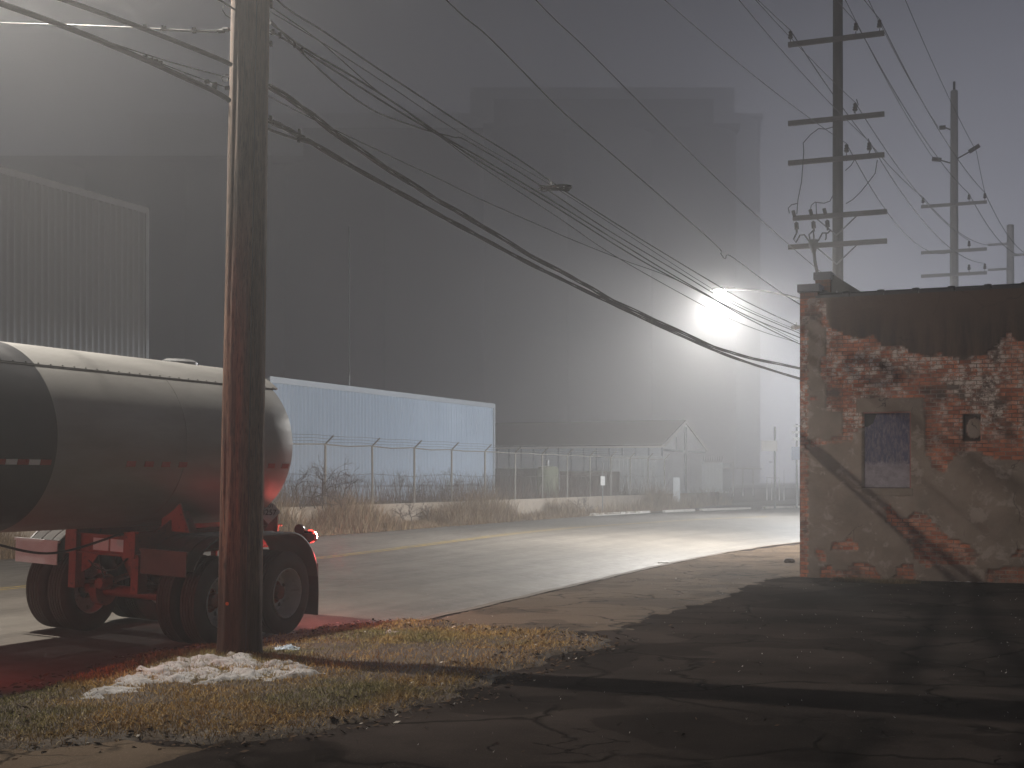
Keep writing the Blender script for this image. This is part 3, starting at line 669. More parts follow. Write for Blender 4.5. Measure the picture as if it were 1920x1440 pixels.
while x_ < 6.2: tape(x_ + .002, x_ + .148, R(101), R(104.2), M['redtape'] if kk % 2 == 0 else M['whitetape']); x_ += .15; kk += 1
for xs_ in (1.72,): arc_strip(xs_, xs_ + .014, R(41.5), R(180), RT + .001, RT + .004, 30, 1).build('weld_seam', M['tank'], tk)
# manhole and vents on top (just over the silhouette)
m = MB(); m.lathe([(.22, 0), (.22, .06), (.16, .09), (0, .1)], (.62, -.05, ZT + RT - .03), 'z', 20); m.tube([(1.2, -.25, ZT + RT - .08), (1.2, -.25, ZT + RT + .03), (.4, -.25, ZT + RT + .03), (.4, -.25, ZT + RT - .08)], .012, 6); m.build('manhole_cover', M['galv'], tk, smooth=True)

def wheel_local(y, sgn, outer):
    """tyre with its wheel, facing +y*sgn"""
    RR = .512; wd = .255
    prof = [(.300, -wd / 2 + .02), (.335, -wd / 2), (.42, -wd / 2 - .004), (.475, -wd / 2 + .01), (.498, -wd / 2 + .03)]
    x_ = -wd / 2 + .035
    for g_ in range(5):
        x2 = x_ + .029; prof += [(RR, x_), (RR, x2)]
        if g_ < 4: prof += [(RR - .014, x2 + .002), (RR - .014, x2 + .009)]; x_ = x2 + .011
    prof += [(.498, wd / 2 - .03), (.475, wd / 2 - .01), (.42, wd / 2 + .004), (.335, wd / 2), (.300, wd / 2 - .02)]
    return prof
wheels = []
def make_wheel(yc, sgn, outer, xw):
    T_ = MB(); T_.lathe(wheel_local(0, sgn, outer), (xw, yc, .512), 'y', 56, sgn=sgn); ty = T_.build('tyre', M['tyre'], None, smooth=True)
    rim = MB()
    if outer:   # deep dish facing out
        rim.lathe([(.302, .108), (.306, .118), (.298, .125), (.286, .112), (.280, .06), (.262, .03), (.255, -.03), (.235, -.075), (.20, -.082), (.165, -.07), (.14, -.06), (.135, -.06)], (xw, yc, .512), 'y', 48, sgn=sgn)
        rim.lathe([(.30, .1), (.285, -.12), (.3, -.122)], (xw, yc, .512), 'y', 32, sgn=sgn)
    else:
        rim.lathe([(.302, .118), (.29, .118), (.28, .05), (.27, -.08), (.29, -.118), (.302, -.118)], (xw, yc, .512), 'y', 32, sgn=sgn)
        rim.lathe([(.27, .0), (.13, .02), (.13, -.02), (.27, -.02)], (xw, yc, .512), 'y', 32, sgn=sgn)
    rm = rim.build('rim', M['alu'], ty, smooth=True)
    if outer:
        for k_ in range(5):
            hh = MB()
            a_ = k_ * 2 * math.pi / 5 + .3; c = Vector((xw + .205 * math.cos(a_), yc - .0745 * sgn, .512 + .205 * math.sin(a_)))
            hh.lathe([(0, 0), (.026, 0), (.028, -.004)], c, 'y', 12, sgn=sgn); hh.build('hand_hole', M['blackmark'], ty)
        hu = MB(); hu.lathe([(.14, -.07), (.14, -.06), (.085, -.055), (.085, .02), (.06, .035), (0, .04)], (xw, yc, .512), 'y', 24, sgn=sgn)
        for k_ in range(10):
            a_ = k_ * 2 * math.pi / 10; c = Vector((xw + .113 * math.cos(a_), yc - .06 * sgn, .512 + .113 * math.sin(a_))); hu.lathe([(.014, -.002), (.014, .022), (.0, .024)], c, 'y', 6, sgn=sgn)
        hu.build('hub', M['frame'], ty, smooth=True)
    return ty
for xw in (0.0, 1.30):
    for s_ in (1, -1):
        for outer in (True, False):
            ty = make_wheel(s_ * (1.115 if outer else .785), s_, outer, xw); ty.name = 'wheel'; ty.parent = tk
# far off to the left (out of frame) landing gear
for s_ in (1, -1): MB().box2((8.2, s_ * .6 - .06, .25), (8.35, s_ * .6 + .06, 1.4)).box2((8.12, s_ * .6 - .12, .02), (8.43, s_ * .6 + .12, .06)).box2((8.24, s_*.6-.04, .06),(8.31, s_*.6+.04,.25)).build('landing_leg', M['frame'], tk)
# fenders
def fender(s_):
    y0, y1 = .60 * s_, 1.235 * s_; R_ = .665; cz = .53; pts = []
    for k_ in range(9): a_ = R(28 + (90 - 28) * k_ / 8); pts.append((1.30 + R_ * math.cos(a_), cz + R_ * math.sin(a_) + .05))
    for x_ in (1.0, .65, .3): pts.append((x_, cz + R_ + .05 - .0))
    for k_ in range(11): a_ = R(90 + (168 - 90) * k_ / 10); pts.append((R_ * math.cos(a_), cz + R_ * math.sin(a_) + .05 * math.sin(a_)))
    m_ = MB(); th = .012; n = len(pts); up = [(x_, z_) for x_, z_ in pts]; dn = []
    for i, (x_, z_) in enumerate(pts):
        a = Vector(pts[max(0, i - 1)]); c = Vector(pts[min(n - 1, i + 1)]); t = (c - a).normalized(); dn.append((x_ - t.y * th * -1 * -1, z_ + t.x * th))
    vs_ = [(x_, y, z_) for y in (y0, y1) for x_, z_ in up] + [(x_, y, z_) for y in (y0, y1) for x_, z_ in dn]
    fs_ = []
    for i in range(n - 1):
        fs_ += [(i, i + 1, n + i + 1, n + i), (2 * n + i, 3 * n + i, 3 * n + i + 1, 2 * n + i + 1), (i, 2 * n + i, 2 * n + i + 1, i + 1), (n + i, n + i + 1, 3 * n + i + 1, 3 * n + i)]
    fs_ += [(0, n, 3 * n, 2 * n), (n - 1, 3 * n - 1, 4 * n - 1, 2 * n - 1)]
    m_.add(vs_, fs_)
    fo = m_.build('fender', M['fender'], tk, smooth=True)
    # rolled rim on the outer edge and ribs
    ry = y1; e = MB(); e.tube([(x_, ry, z_) for x_, z_ in pts], .016, 8)
    for fr in (.25, .5, .75):
        e.tube([(x_ + .004, y0 + (y1 - y0) * fr, z_ + .003) for x_, z_ in pts], .007, 5)
    e.build('fender_rib', M['fender'], fo, smooth=True)
    # front plate on brackets
    q = MB().box2((1.975, y0, .83), (1.99, y0 + (y1 - y0) * .98, 1.08)); q.box2((1.96, y0 - .02 * s_, 1.08), (2.0, y0 + (y1 - y0), 1.11))
    q.build('fender_plate', M['plate'] if s_ < 0 else M['fender'], tk)
    # mud flap with a slight curl
    vs_ = []; 
    for i in range(9):
        t_ = i / 8; z_ = .84 - .66 * t_; xx = -.665 - .02 * math.sin(t_ * 3) - .035 * t_ * t_
        for j in range(5): vs_.append((xx - .01 * math.sin(j * 1.4 + t_ * 2), y0 + (y1 - y0) * j / 4, z_))
    nn = len(vs_); vs2 = vs_ + [(a + .012, b_, c) for a, b_, c in vs_]; fs_ = []
    for i in range(8):
        for j in range(4): a = i * 5 + j; fs_ += [(a, a + 1, a + 6, a + 5), (nn + a, nn + a + 5, nn + a + 6, nn + a + 1)]
    for i in range(8): fs_ += [(i * 5, i * 5 + 5, nn + i * 5 + 5, nn + i * 5), (i * 5 + 4, nn + i * 5 + 4, nn + i * 5 + 9, i * 5 + 9)]
    fs_ += [(40 + j, 41 + j, nn + 41 + j, nn + 40 + j) for j in range(4)]
    MB().add(vs2, fs_).build('mud_flap', M['rubber'], tk, smooth=True)
fender(1); fender(-1)
# chassis
for s_ in (1, -1):
    y = .45 * s_; m = MB(); m.box2((-.9, y - .012, 1.02), (1.93, y + .012, 1.26)); m.box2((-.9, y - .06 if s_ < 0 else y - .06, 1.0), (1.93, y + .06, 1.022)); m.box2((-.9, y - .06, 1.258), (1.93, y + .06, 1.28)); m.build('frame_rail', M['frame'], tk)
    m = MB().box2((1.935, y - .10 + (.03 if s_ < 0 else -.03), .98), (1.95, y + .06 + (.03 if s_ < 0 else -.03), 1.27)); m.build('end_plate', M['frame'], tk)
    m = MB().prism([(y - .05, 1.0), (y + .30 * -s_, 1.0), (y + .17 * -s_, .82), (y + .02, .72), (y - .05, .60)] if s_ > 0 else [(y + .05, 1.0), (y + .30, 1.0), (y + .17, .82), (y - .02, .72), (y + .05 - .1, .60)], lambda a_, c_, h: (h, a_, c_), 1.78, 1.80)
    m.build('spring_hanger', M['frame'], tk)
    m = MB().box2((1.74, y - .05, .58), (1.90, y + .05, 1.0)); m.build('hanger_post', M['frame'], tk)
    m = MB().tube([(1.8, y, .66), (1.3, y, .60), (.65, y, .70), (.0, y, .60), (-.5, y, .70)], .035, 8); m.build('leaf_spring', M['frame'], tk)
    m = MB().prism([(y * 1.02, 1.28), (y * 1.9, 1.28), (y * 1.55, 1.62), (y * 1.02, 1.42)], lambda a_, c_, h: (h, a_, c_), 1.45, 1.475); m.build('tank_bolster', M['frame'], tk)
    m = MB().prism([(1.0, 1.28), (1.75, 1.28), (1.2, 1.55)], lambda a_, c_, h: (a_, h, c_), y - .01 + .14 * s_, y + .01 + .14 * s_); m.build('tank_gusset', M['frame'], tk)
m = MB().box2((1.82, -.40, 1.0), (1.84, .40, 1.20)).box2((1.82, -.40, .985), (1.90, .40, 1.0)).box2((1.82, -.40, 1.2), (1.88, .40, 1.215)); m.build('crossmember', M['frame'], tk)
m = MB().box2((1.842, -.20, 1.03), (1.848, .02, 1.17)).box2((1.842, .05, 1.03), (1.848, .24, 1.17)); m.build('data_plate', M['plate'], tk)
for xw in (0, 1.3):
    m = MB().tube([(xw, -.95, .512), (xw, .95, .512)], .068, 14)
    for s_ in (1, -1): m.lathe([(.0, 0), (.19, 0), (.19, .1), (.0, .1)], (xw, s_ * .45, .512), 'y', 20, sgn=s_); m.lathe([(0, 0), (.08, 0), (.085, .1), (.06, .16), (0, .17)], (xw + .16, s_ * .3, .62), 'x', 14)
    m.build('axle', M['frame'], tk, smooth=True)
m = MB().tube([(x_, .30 + .1 * math.sin(x_ * 2), 1.24 - .16 * max(0, math.sin((x_ - 1.9) * 1.5)) * (1 if x_ < 4 else 1)) for x_ in np.linspace(1.6, 4.0, 20)] + [(5, .35, 1.27), (7, .35, 1.27)], .014, 6); m.build('air_hose', M['blackwire'], tk, smooth=True)
# rear: placard, bracket, lights
m = MB().box2((-.58, .42, 1.15), (-.565, .66, 1.50)); m.build('placard_bracket', mottled('red_bracket', (.3, .04, .03), (.22, .03, .025), 6, .5), tk)
pl = thing('x', '', ''); bpy.data.objects.remove(pl)
PLC = Vector((-.45, .60, 1.46))
m = MB(); m.prism([(0, .155), (.155, 0), (0, -.155), (-.155, 0)], lambda a_, c_, h: (PLC.x + a_ * -.80, PLC.y + a_ * .60 + h * .8, PLC.z + c_), 0, .006); plo = m.build('hazard_placard', M['white'], tk)
def text_mesh(body, size, mat, parent, M4, name='lettering'):
    cu = bpy.data.curves.new(name, 'FONT'); cu.body = body; cu.size = size; cu.align_x = 'CENTER'; cu.align_y = 'CENTER'; cu.extrude = .001
    to = bpy.data.objects.new(name, cu); sc.collection.objects.link(to); dg = bpy.context.evaluated_depsgraph_get(); me = bpy.data.meshes.new_from_object(to.evaluated_get(dg))
    bpy.data.objects.remove(to); me.materials.clear(); me.transform(M4); return link_mesh(name, me, mat, parent)
Xv = Vector((-.80, .60, 0)).normalized(); Zv = Vector((0, 0, 1)); Nv = Xv.cross(Zv)
if Nv.y < 0: Nv = -Nv
def txtM(c):
    X_ = Zv.cross(Nv).normalized(); return Matrix(((X_.x, 0, Nv.x, c.x), (X_.y, 0, Nv.y, c.y), (X_.z, 1, Nv.z, c.z), (0, 0, 0, 1)))
text_mesh('3257', .10, M['blackmark'], plo, txtM(PLC + Nv * .012 + Vector((0, 0, -.01))))
text_mesh('HOT', .055, M['blackmark'], plo, txtM(PLC + Nv * .012 + Vector((0, 0, .072))))
m = MB().box2((-.90, -1.05, 1.10), (-.84, 1.05, 1.19)); m.build('rear_bumper', M['frame'], tk)
m = MB().box2((-.92, -1.0, .48), (-.86, 1.0, .56)).box2((-.91, .5, .56), (-.87, .58, 1.1)).box2((-.91, -.58, .56), (-.87, -.5, 1.1)); m.build('underrun_bar', M['frame'], tk)
M['redlens'] = mottled('red_lens_unlit', (.16, .006, .008), (.1, .004, .006), 5, .25)
M['redglow'] = emis('lit_red_lens', (1.0, .04, .03), 7.0); M['redhot'] = emis('lit_red_bulb', (1.0, .30, .22), 230.0)
for s_ in (1, -1):
    hs = MB().box2((-.97, s_ * .88 - .07, 1.07), (-.905, s_ * .88 + .07, 1.22)).build('lamp_housing', M['black'], tk, bevel=.01)
    m = MB(); m.lathe([(0, .14), (.045, .135), (.064, .11), (.066, .062), (0, .06)], (-.97, s_ * .88, 1.145), 'x', 20, sgn=-1); m.build('lamp_bulb', M['redhot'], hs, smooth=True)
    m = MB(); m.lathe([(.0, .062), (.078, .06), (.086, .045), (.07, 0)], (-.97, s_ * .88, 1.145), 'x', 20, sgn=-1); m.build('tail_lens', M['redglow'], hs, smooth=True)
    m = MB(); m.lathe([(0, .045), (.045, .04), (.068, .015), (.07, -.03), (0, -.03)], (-.84, s_ * .83, 1.235), 'x', 20, sgn=-1); m.build('round_lamp', M['redlens'], tk, smooth=True)
def lamp(name, kind, energy, col, loc, size=.05, **kw):
    l = bpy.data.lights.new(name, kind); l.energy = energy; l.color = col
    if kind != 'AREA': l.shadow_soft_size = size
    for k_, v_ in kw.items(): setattr(l, k_, v_)
    o_ = bpy.data.objects.new(name, l); sc.collection.objects.link(o_); o_.location = loc; return o_
def tw(x_, y_, z_):
    return tk.matrix_basis @ Vector((x_, y_, z_))
bpy.context.view_layer.update()
lamp('tail_light_glow', 'POINT', 24, (1, .05, .06), tw(-1.32, 1.1, .92), .04)
# towing tractor tail (out of frame at the left): its lit tail lamps redden the chassis and the pole
tr = thing('tractor_unit', 'towing tractor at the front of the tanker, outside the left edge', 'truck', OT, 0); tr.rotation_euler = tk.rotation_euler
m = MB().box2((6.3, -.45, .85), (12.5, -.33, 1.08)).box2((6.3, .33, .85), (12.5, .45, 1.08)).box2((6.28, -1.0, .86), (6.38, 1.0, 1.0)); m.build('chassis', M['frame'], tr)
m = MB().box2((11.9, -1.15, 1.0), (14.2, 1.15, 3.3)); m.build('cab', M['black'], tr, bevel=.12)
for xw in (8.0, 9.3, 13.4):
    for s_ in (1, -1):
        T_ = MB(); T_.lathe(wheel_local(0, s_, True), (xw, s_ * 1.05, .512), 'y', 40, sgn=s_); T_.lathe([(.3, .05), (.2, 0), (0, 0)], (xw, s_ * 1.05, .512), 'y', 24, sgn=s_); T_.build('wheel', M['tyre'], tr, smooth=True)
for s_ in (1, -1):
    m = MB(); m.lathe([(0, .03), (.05, .02), (.055, 0)], (6.28, s_ * .8, .93), 'x', 18, sgn=-1); m.build('tail_light', M['redglow'], tr, smooth=True)
tl = lamp('tractor_tail_glow', 'SPOT', 135, (1, .07, .04), tw(6.1, .45, .98), .06, spot_size=R(125), spot_blend=.5)
tl.rotation_euler = (-Fw + Vector((0, 0, .24))).to_track_quat('-Z', 'Y').to_euler()

# ------------------------------------------------------------------ 5. wooden pole in front
b = NB('creosoted_pole_wood'); v = b.coord('Object', (5, 5, .35)); vf = b.coord('Object', (16, 16, .9))
c_ = b.mix(b.rng(b.noise(b.warp(v, 1.2, .6), 3, 8, .7), .38, .62), (.095, .055, .038), (.27, .17, .115))
c_ = b.mix(b.rng(b.noise(vf, 4, 7, .75, .5), .56, .7), c_, (.24, .18, .14))
c_ = b.mix(b.rng(b.noise(vf, 7, 6, .7), .52, .62), c_, (.010, .008, .007))
pz = b.n('ShaderNodeSeparateXYZ'); b.t.links.new(b.coord('Object'), pz.inputs[0])
c_ = b.mix(b.math('MULTIPLY', b.rng(b.math('ADD', pz.outputs[2], b.math('MULTIPLY', b.noise(v, 4, 5), 1.4)), 1.3, 2.0, 1, 0), .8), c_, (.03, .02, .016))
kn = b.vor(b.coord('Object', (2.2, 2.2, 1.1)), 1.4, 'F1'); c_ = b.mix(b.rng(kn, .03, .13, .8, 0), c_, (.012, .009, .008))
gy = b.rng(pz.outputs[2], 2.4, 5, 0, .4); c_ = b.mix(gy, c_, (.15, .125, .11))
b.bump(b.math('ADD', b.noise(vf, 4, 8, .8), b.math('MULTIPLY', b.noise(v, 3, 6, .7), .8)), 1.0, .022); b.out(c_, .85, spec=.25); M['poleA'] = b.m
PA = Vector((-2.80, 14.25, 0)); HA = 15.0
pole = thing('utility_pole', 'thick weathered wooden pole standing in snow in front of the tanker', 'utility pole', PA, 0)
ns, nh = 72, 220; V_ = []; 
for i in range(nh + 1):
    z = -.1 + (HA + .1) * (i / nh); r_ = .226 - .0042 * z * 1.05 - .0 ; r_ = .226 - .031 * z / 6.8 if z > 0 else .228
    r_ += .02 * max(0, 1 - z / .5) ** 2; lx = .0162 * z
    for k in range(ns):
        a = 2 * math.pi * k / ns
        cr = mnoise.noise(Vector((math.cos(a) * 9, math.sin(a) * 9, z * .55))); cr2 = mnoise.noise(Vector((math.cos(a) * 3, math.sin(a) * 3, z * .4 + 9)))
        rr = r_ - max(0, cr - .18) * .03 + cr2 * .008
        for ck in (-1.05, -2.2, 2.9, .2):      # long drying checks
            da = (a - ck - .12 * math.sin(z * .5 + ck)) % (2 * math.pi); da = min(da, 2 * math.pi - da)
            rr -= .018 * max(0, 1 - da / .07) * (0.4 + .6 * (mnoise.noise(Vector((ck * 7, 1, z * .35))) > -.1))
        V_.append((lx + rr * math.cos(a), rr * math.sin(a), z))
F_ = [(i * ns + k, i * ns + (k + 1) % ns, (i + 1) * ns + (k + 1) % ns, (i + 1) * ns + k) for i in range(nh) for k in range(ns)]
np_mesh('pole_shaft', V_, F_, M['poleA'], pole, smooth=True)
def plx(z): return .0162 * z
m = MB().tube([(plx(z) + .205 - .0046 * z * .98 + .012 * math.sin(z * 2.1) * 0, -.055, z) for z in (-.05, 1, 2, 3, 4, 4.9)], .009, 8); m.build('ground_wire', M['blackwire'], pole, smooth=True)
m = MB()
m.tube([(plx(z) + .10, -.205 + .0046 * z, z) for z in (-.05, 1.2, 2.4, 3.6, 5, 6.5, 8, 10)], .006, 6); m.build('down_wire', M['blackwire'], pole)
MB().lathe([(0, .008), (.016, .006), (.018, 0)], (plx(.6) - .095, -.205, .61), 'y', 14, sgn=-1).build('reflector_tack', mottled('orange_reflector', (.6, .12, .03), (.5, .1, .03), 8, .3), pole)
# top hardware (out of frame mostly): crossarm and street lamp arm
m = MB().box2((-1.25, -.28, 13.7), (1.5, -.17, 13.82)); xa = m.build('crossarm', M['armwood'], pole); xa.rotation_euler = (0, 0, -ANG)
# lamp near: head out over the road
M['lampglass'] = emis('lit_street_lamp_lens', (1.0, .96, .88), 90.0)
def cobra(name, label, head, polebase, attach_z, energy, par, spot=152, spill=.02, lr=1.0, lc=(1.0, .93, .83), wide=.12):
    """street lamp: arm from a pole and a cobra head with its lens and light"""
    st_ = thing(name, label, 'street lamp', (polebase.x, polebase.y, attach_z), 0, 'street lamps on the wooden poles')
    d_ = (head - Vector((polebase.x, polebase.y, head.z))); d_.z = 0; L_ = d_.length; d_.normalize()
    pts = [Vector((polebase.x, polebase.y, attach_z)) + d_ * .1]
    for k_ in range(1, 9):
        t_ = k_ / 8; pts.append(Vector((polebase.x, polebase.y, 0)) + d_ * (L_ - .25) * t_ + Vector((0, 0, attach_z + (head.z - attach_z + .03) * math.sin(t_ * math.pi / 2))))
    mm = MB(); mm.tube(pts, .03, 10); mm.tube([pts[0] - Vector((0, 0, .35)), pts[4]], .015, 6); mm.build('lamp_arm', M['galv'], st_, smooth=True, world=True)
    hd = MB(); vs_ = []; n_ = 16; X_ = d_; Y_ = Vector((-d_.y, d_.x, 0)); st_s = [(-.38, .03, .03), (-.30, .06, .05), (-.18, .10, .07), (0, .15, .085), (.18, .155, .08), (.30, .11, .06), (.36, .03, .02)]
    for (sx, wy, hz) in st_s:
        for k_ in range(n_): a_ = 2 * math.pi * k_ / n_; vs_.append(head + X_ * sx + Y_ * (wy * math.cos(a_)) + Vector((0, 0, .05 + max(-.02, hz * math.sin(a_)))))
    fs_ = [(i * n_ + k_, i * n_ + (k_ + 1) % n_, (i + 1) * n_ + (k_ + 1) % n_, (i + 1) * n_ + k_) for i in range(6) for k_ in range(n_)] + [tuple(range(n_ - 1, -1, -1)), tuple(6 * n_ + k_ for k_ in range(n_))]
    hd.add(vs_, fs_); hb2 = hd.build('lamp_head', M['galv'], st_, smooth=True, world=True)
    ln = MB(); ln.lathe([(.135 * lr, 0), (.125 * lr, -.05 * lr), (.08 * lr, -.095 * lr), (0, -.11 * lr)], (head.x + X_.x * .08, head.y + X_.y * .08, head.z + .028), 'z', 20)  # lr enlarges the lens so its glow stands in for glare
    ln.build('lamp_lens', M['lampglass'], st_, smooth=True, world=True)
    lamp('street_light', 'SPOT', energy, lc, head + X_ * .08 + Vector((0, 0, -.13 * lr - .02)), .06, spot_size=R(spot), spot_blend=.35)
    lamp('street_light_wide', 'SPOT', energy * wide, lc, head + X_ * .08 + Vector((0, 0, -.13 * lr - .025)), .08, spot_size=R(179), spot_blend=.03)
    lamp('street_light_spill', 'POINT', energy * spill, lc, head + X_ * .08 + Vector((0, 0, -.14 * lr - .03)), .10)
    return st_
H2 = Vector((-6.25, 15.85, 9.3))
cobra('street_lamp', 'street lamp arm on the thick wooden pole, above the tanker', H2, PA + Vector((.13, 0, 0)), 8.6, LAMP_NEAR, pole, 170, .23)

# ------------------------------------------------------------------ 6. tall poles on the right
PB = Vector((9.0, 38.3, 0)); ARM = Vector((CA, -SA, 0)); STEP = Vector((9.75, 20.5, 0))
PC = PB + STEP; PD = PC + STEP
def pin_insulator(mm, base, s_=1.0):
    mm.tube([base + Vector((0, 0, -.14 * s_)), base + Vector((0, 0, .12 * s_))], .012 * s_, 6)
    mm.lathe([(0, .05), (.05, .05), (.075, .1), (.05, .115), (.068, .16), (.045, .18), (.055, .24), (.03, .27), (0, .28)], base + Vector((0, 0, .05)), 'z', 12)
    return base + Vector((0, 0, .34))
def tall_pole(base, top, r0, r1, label, arms, nm='utility_pole', mt=None, ma=None):
    t_ = thing(nm, label, 'utility pole', base, 0, 'tall utility poles receding into the fog')
    mm = MB(); mm.tube([(base.x, base.y, -.2), (base.x, base.y, top * .5), (base.x, base.y, top - .05), (base.x, base.y, top)], [r0, (r0 + r1) / 2, r1, r1 * .6], 16); mm.build('pole_shaft', mt or M['poleB'], t_, smooth=True, world=True)
    ins = {}
    for ai, (z, l0, l1, pins, brace) in enumerate(arms):
        am = MB(); dv = ARM; off_ = Vector((-RY.x, -RY.y, 0)) * (r1 + .07)
        a_ = base + dv * l0 + off_; c_ = base + dv * l1 + off_; a_.z = c_.z = z
        mid = (a_ + c_) / 2; am.box(mid, ((c_ - a_).length, .10, .13), Matrix.Rotation(-ANG, 3, 'Z')); am.build('crossarm', ma or M['armwood'], t_, world=True)
        if brace:
            bb = MB()
            for e in (.55, -.55): bb.tube([base + dv * e + off_ + Vector((0, 0, z - .05)), base + off_ + Vector((0, 0, z - .55))], .02, 6)
            bb.build('arm_brace', M['galv'], t_, world=True)
        for k_, pp in enumerate(pins):
            im = MB(); q_ = base + dv * pp + off_; q_.z = z + .06; ins[(ai, k_)] = pin_insulator(im, q_); im.build('insulator', M['porcelain'], t_, smooth=True, world=True)
    return t_, ins
zB = lambda y: CH + (HY - y) * PB.y / F
zC = lambda y: CH + (HY - y) * PC.y / F
zD = lambda y: CH + (HY - y) * PD.y / F
B_, insB = tall_pole(PB, 17.2, .165, .13, 'tallest dark utility pole with five crossarms behind the brick building', [
    (zB(77), -1.33, 1.28, [-1.27, .52, 1.15], False), (zB(226), -1.33, 1.28, [.5], False), (zB(301), -1.33, 1.28, [.27, .88], False), (zB(406), -1.2, 1.35, [], True), (zB(460), -1.33, 1.35, [], True)])
PALEW = mottled('fog_paled_wood', (.36, .36, .37), (.44, .43, .44), 2, .85); PALEW2 = mottled('fog_paled_wood_far', (.6, .6, .61), (.68, .67, .68), 2, .85)  # fog fade put into the wood colour, paler on the farther pole
C_, insC = tall_pole(PC, 18.35, .21, .15, 'middle grey utility pole with three crossarms standing beyond the brick roof', [
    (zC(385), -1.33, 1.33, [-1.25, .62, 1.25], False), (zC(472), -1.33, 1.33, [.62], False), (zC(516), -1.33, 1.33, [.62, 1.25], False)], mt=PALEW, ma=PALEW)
D_, insD = tall_pole(PD, 16.4, .26, .2, 'faintest and farthest utility pole at the right edge of the picture', [
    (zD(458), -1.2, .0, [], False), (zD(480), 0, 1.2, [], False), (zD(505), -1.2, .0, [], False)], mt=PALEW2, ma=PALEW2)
for (y, e, up) in ((237, -.5, 0), (299, -.75, .1), (292, .85, .35)):
    mm = MB()
    a_ = PC + Vector((0, 0, zC(y))); mm.tube([a_ - Vector((0, 0, .2)), a_ + ARM * e * .8 + Vector((0, 0, up * .4))], .03, 6); mm.tube([a_ + ARM * e * .7 + Vector((0, 0, up * .3)), a_ + ARM * e * 1.2 + Vector((0, 0, up))], .09, 8)
    mm.build('side_insulator', M['porcelain'], C_, world=True)
MB().tube([PC + Vector((0, 0, 18.3)), PC + Vector((0, 0, 18.7))], .05, 6).build('top_pin', M['porcelain'], C_, world=True)
# terminators, jumpers and riser on the tallest pole
OFFB = Vector((-RY.x, -RY.y, 0)) * .24
def pb(px, py):                          # photo pixel -> point in the crossarm plane of the tallest pole
    k = (px - 960) / F; q0 = PB + OFFB; t = (k * q0.y - q0.x) / (CA + k * SA); d = q0.y - SA * t
    return Vector((k * d, d, CH + (HY - py) / F * d))
mm = MB()
for (x, y) in ((1487, 404), (1519, 402), (1545, 400)):
    mm.tube([pb(x, y - 9), pb(x + 3, y + 3)], .05, 8); mm.tube([pb(x + 6, y + 14), pb(x + 7, y + 26)], .06, 8); mm.tube([pb(x + 6, y + 12), pb(x + 7, y + 32)], .03, 8)
mm.build('cable_cutout', M['porcelain'], B_, smooth=True, world=True)
mm = MB()
for path in ([(1494, 436), (1488, 448), (1492, 455), (1500, 441), (1508, 440), (1517, 452)], [(1525, 432), (1517, 440), (1519, 452)], [(1525, 432), (1526, 445), (1525, 455)], [(1557, 432), (1552, 437), (1542, 437), (1534, 452)], [(1549, 437), (1549, 447), (1547, 450)]):
    mm.tube([pb(*q) for q in path], .022, 6)
mm.build('terminal_cable', M['blackwire'], B_, smooth=True, world=True)
mm = MB(); mm.tube([pb(1525, 450), pb(1525, 462), pb(1526, 474)], [.14, .12, .05], 12); mm.tube([pb(1526, 470), pb(1528, 490), pb(1532, 510), pb(1540, 528), pb(1550, 545), pb(1560, 570), pb(1566, 640), pb(1567, 760)], .045, 8); mm.build('riser_cable', M['blackwire'], B_, smooth=True, world=True)
mm = MB()
for path in ([(1562, 238), (1548, 242), (1535, 241), (1520, 252), (1506, 268), (1507, 285), (1505, 312), (1503, 340), (1496, 375), (1494, 402)], [(1562, 366), (1556, 377), (1545, 381), (1528, 379), (1521, 385), (1519, 398)], [(1530, 379), (1531, 404)], [(1496, 381), (1484, 384), (1478, 390), (1480, 400)], [(1586, 382), (1598, 375), (1612, 362), (1625, 346), (1641, 325), (1645, 300)], [(1585, 320), (1596, 310), (1602, 300)], [(1601, 212), (1609, 196), (1606, 186)], [(1627, 292), (1634, 278), (1628, 260)]):
    mm.tube([pb(*q) for q in path], .013, 5)
mm.build('jumper_wire', M['wire'], B_, smooth=True, world=True)

def catenary(a, c, sag, n=24): return [a.lerp(c, i / n) - Vector((0, 0, sag * 4 * (i / n) * (1 - i / n))) for i in range(n + 1)]
def wire(a, c, sag, r, label, mat='wire', group='power lines strung between the tall poles', nm='power_line'):
    o_ = MB().tube(catenary(Vector(a), Vector(c), sag), r, 5).build(nm, M[mat], smooth=True); return props(o_, label, 'wire', group)
PAt = Vector((PA.x + .2, PA.y, 0))
def pa(e, z): q_ = PAt + ARM * e; q_.z = z; return q_
for (ki, e, z, sg, lab) in (((0, 0), -1.25, 14.1, .35, 'leftmost'), ((0, 1), .55, 14.1, .35, 'middle'), ((0, 2), 1.25, 14.1, .35, 'rightmost')):
    wire(insB[ki], pa(e, z), sg, .011, lab + ' wire running up left from the top crossarm of the tallest pole')
wire(insB[(1, 0)], pa(.4, 12.6), .4, .008, 'faint wire running up left from the second crossarm of the tallest pole')
wire(insB[(2, 0)], pa(-1.0, 12.0), .5, .008, 'faint wire running up left from the inner insulator of the third crossarm')
wire(insB[(2, 1)], pa(1.0, 12.0), .5, .008, 'faint wire running up left from the outer insulator of the third crossarm')
pr = [(0, 0, 0, 0, 'leftmost'), (0, 1, 0, 1, 'middle'), (0, 2, 0, 2, 'rightmost')]
for a0, a1, c0, c1_, lab in pr:
    wire(insB[(a0, a1)], insC[(c0, c1_)], .45, .014, lab + ' wire from the top crossarm of the tallest pole to the middle pole')
    wire(insC[(c0, c1_)], PD + ARM * ((-1, .5, 1)[a1]) + Vector((0, 0, zD((458, 480, 480)[a1]))), .5, .016, lab + ' wire between the middle pole and the farthest pole')
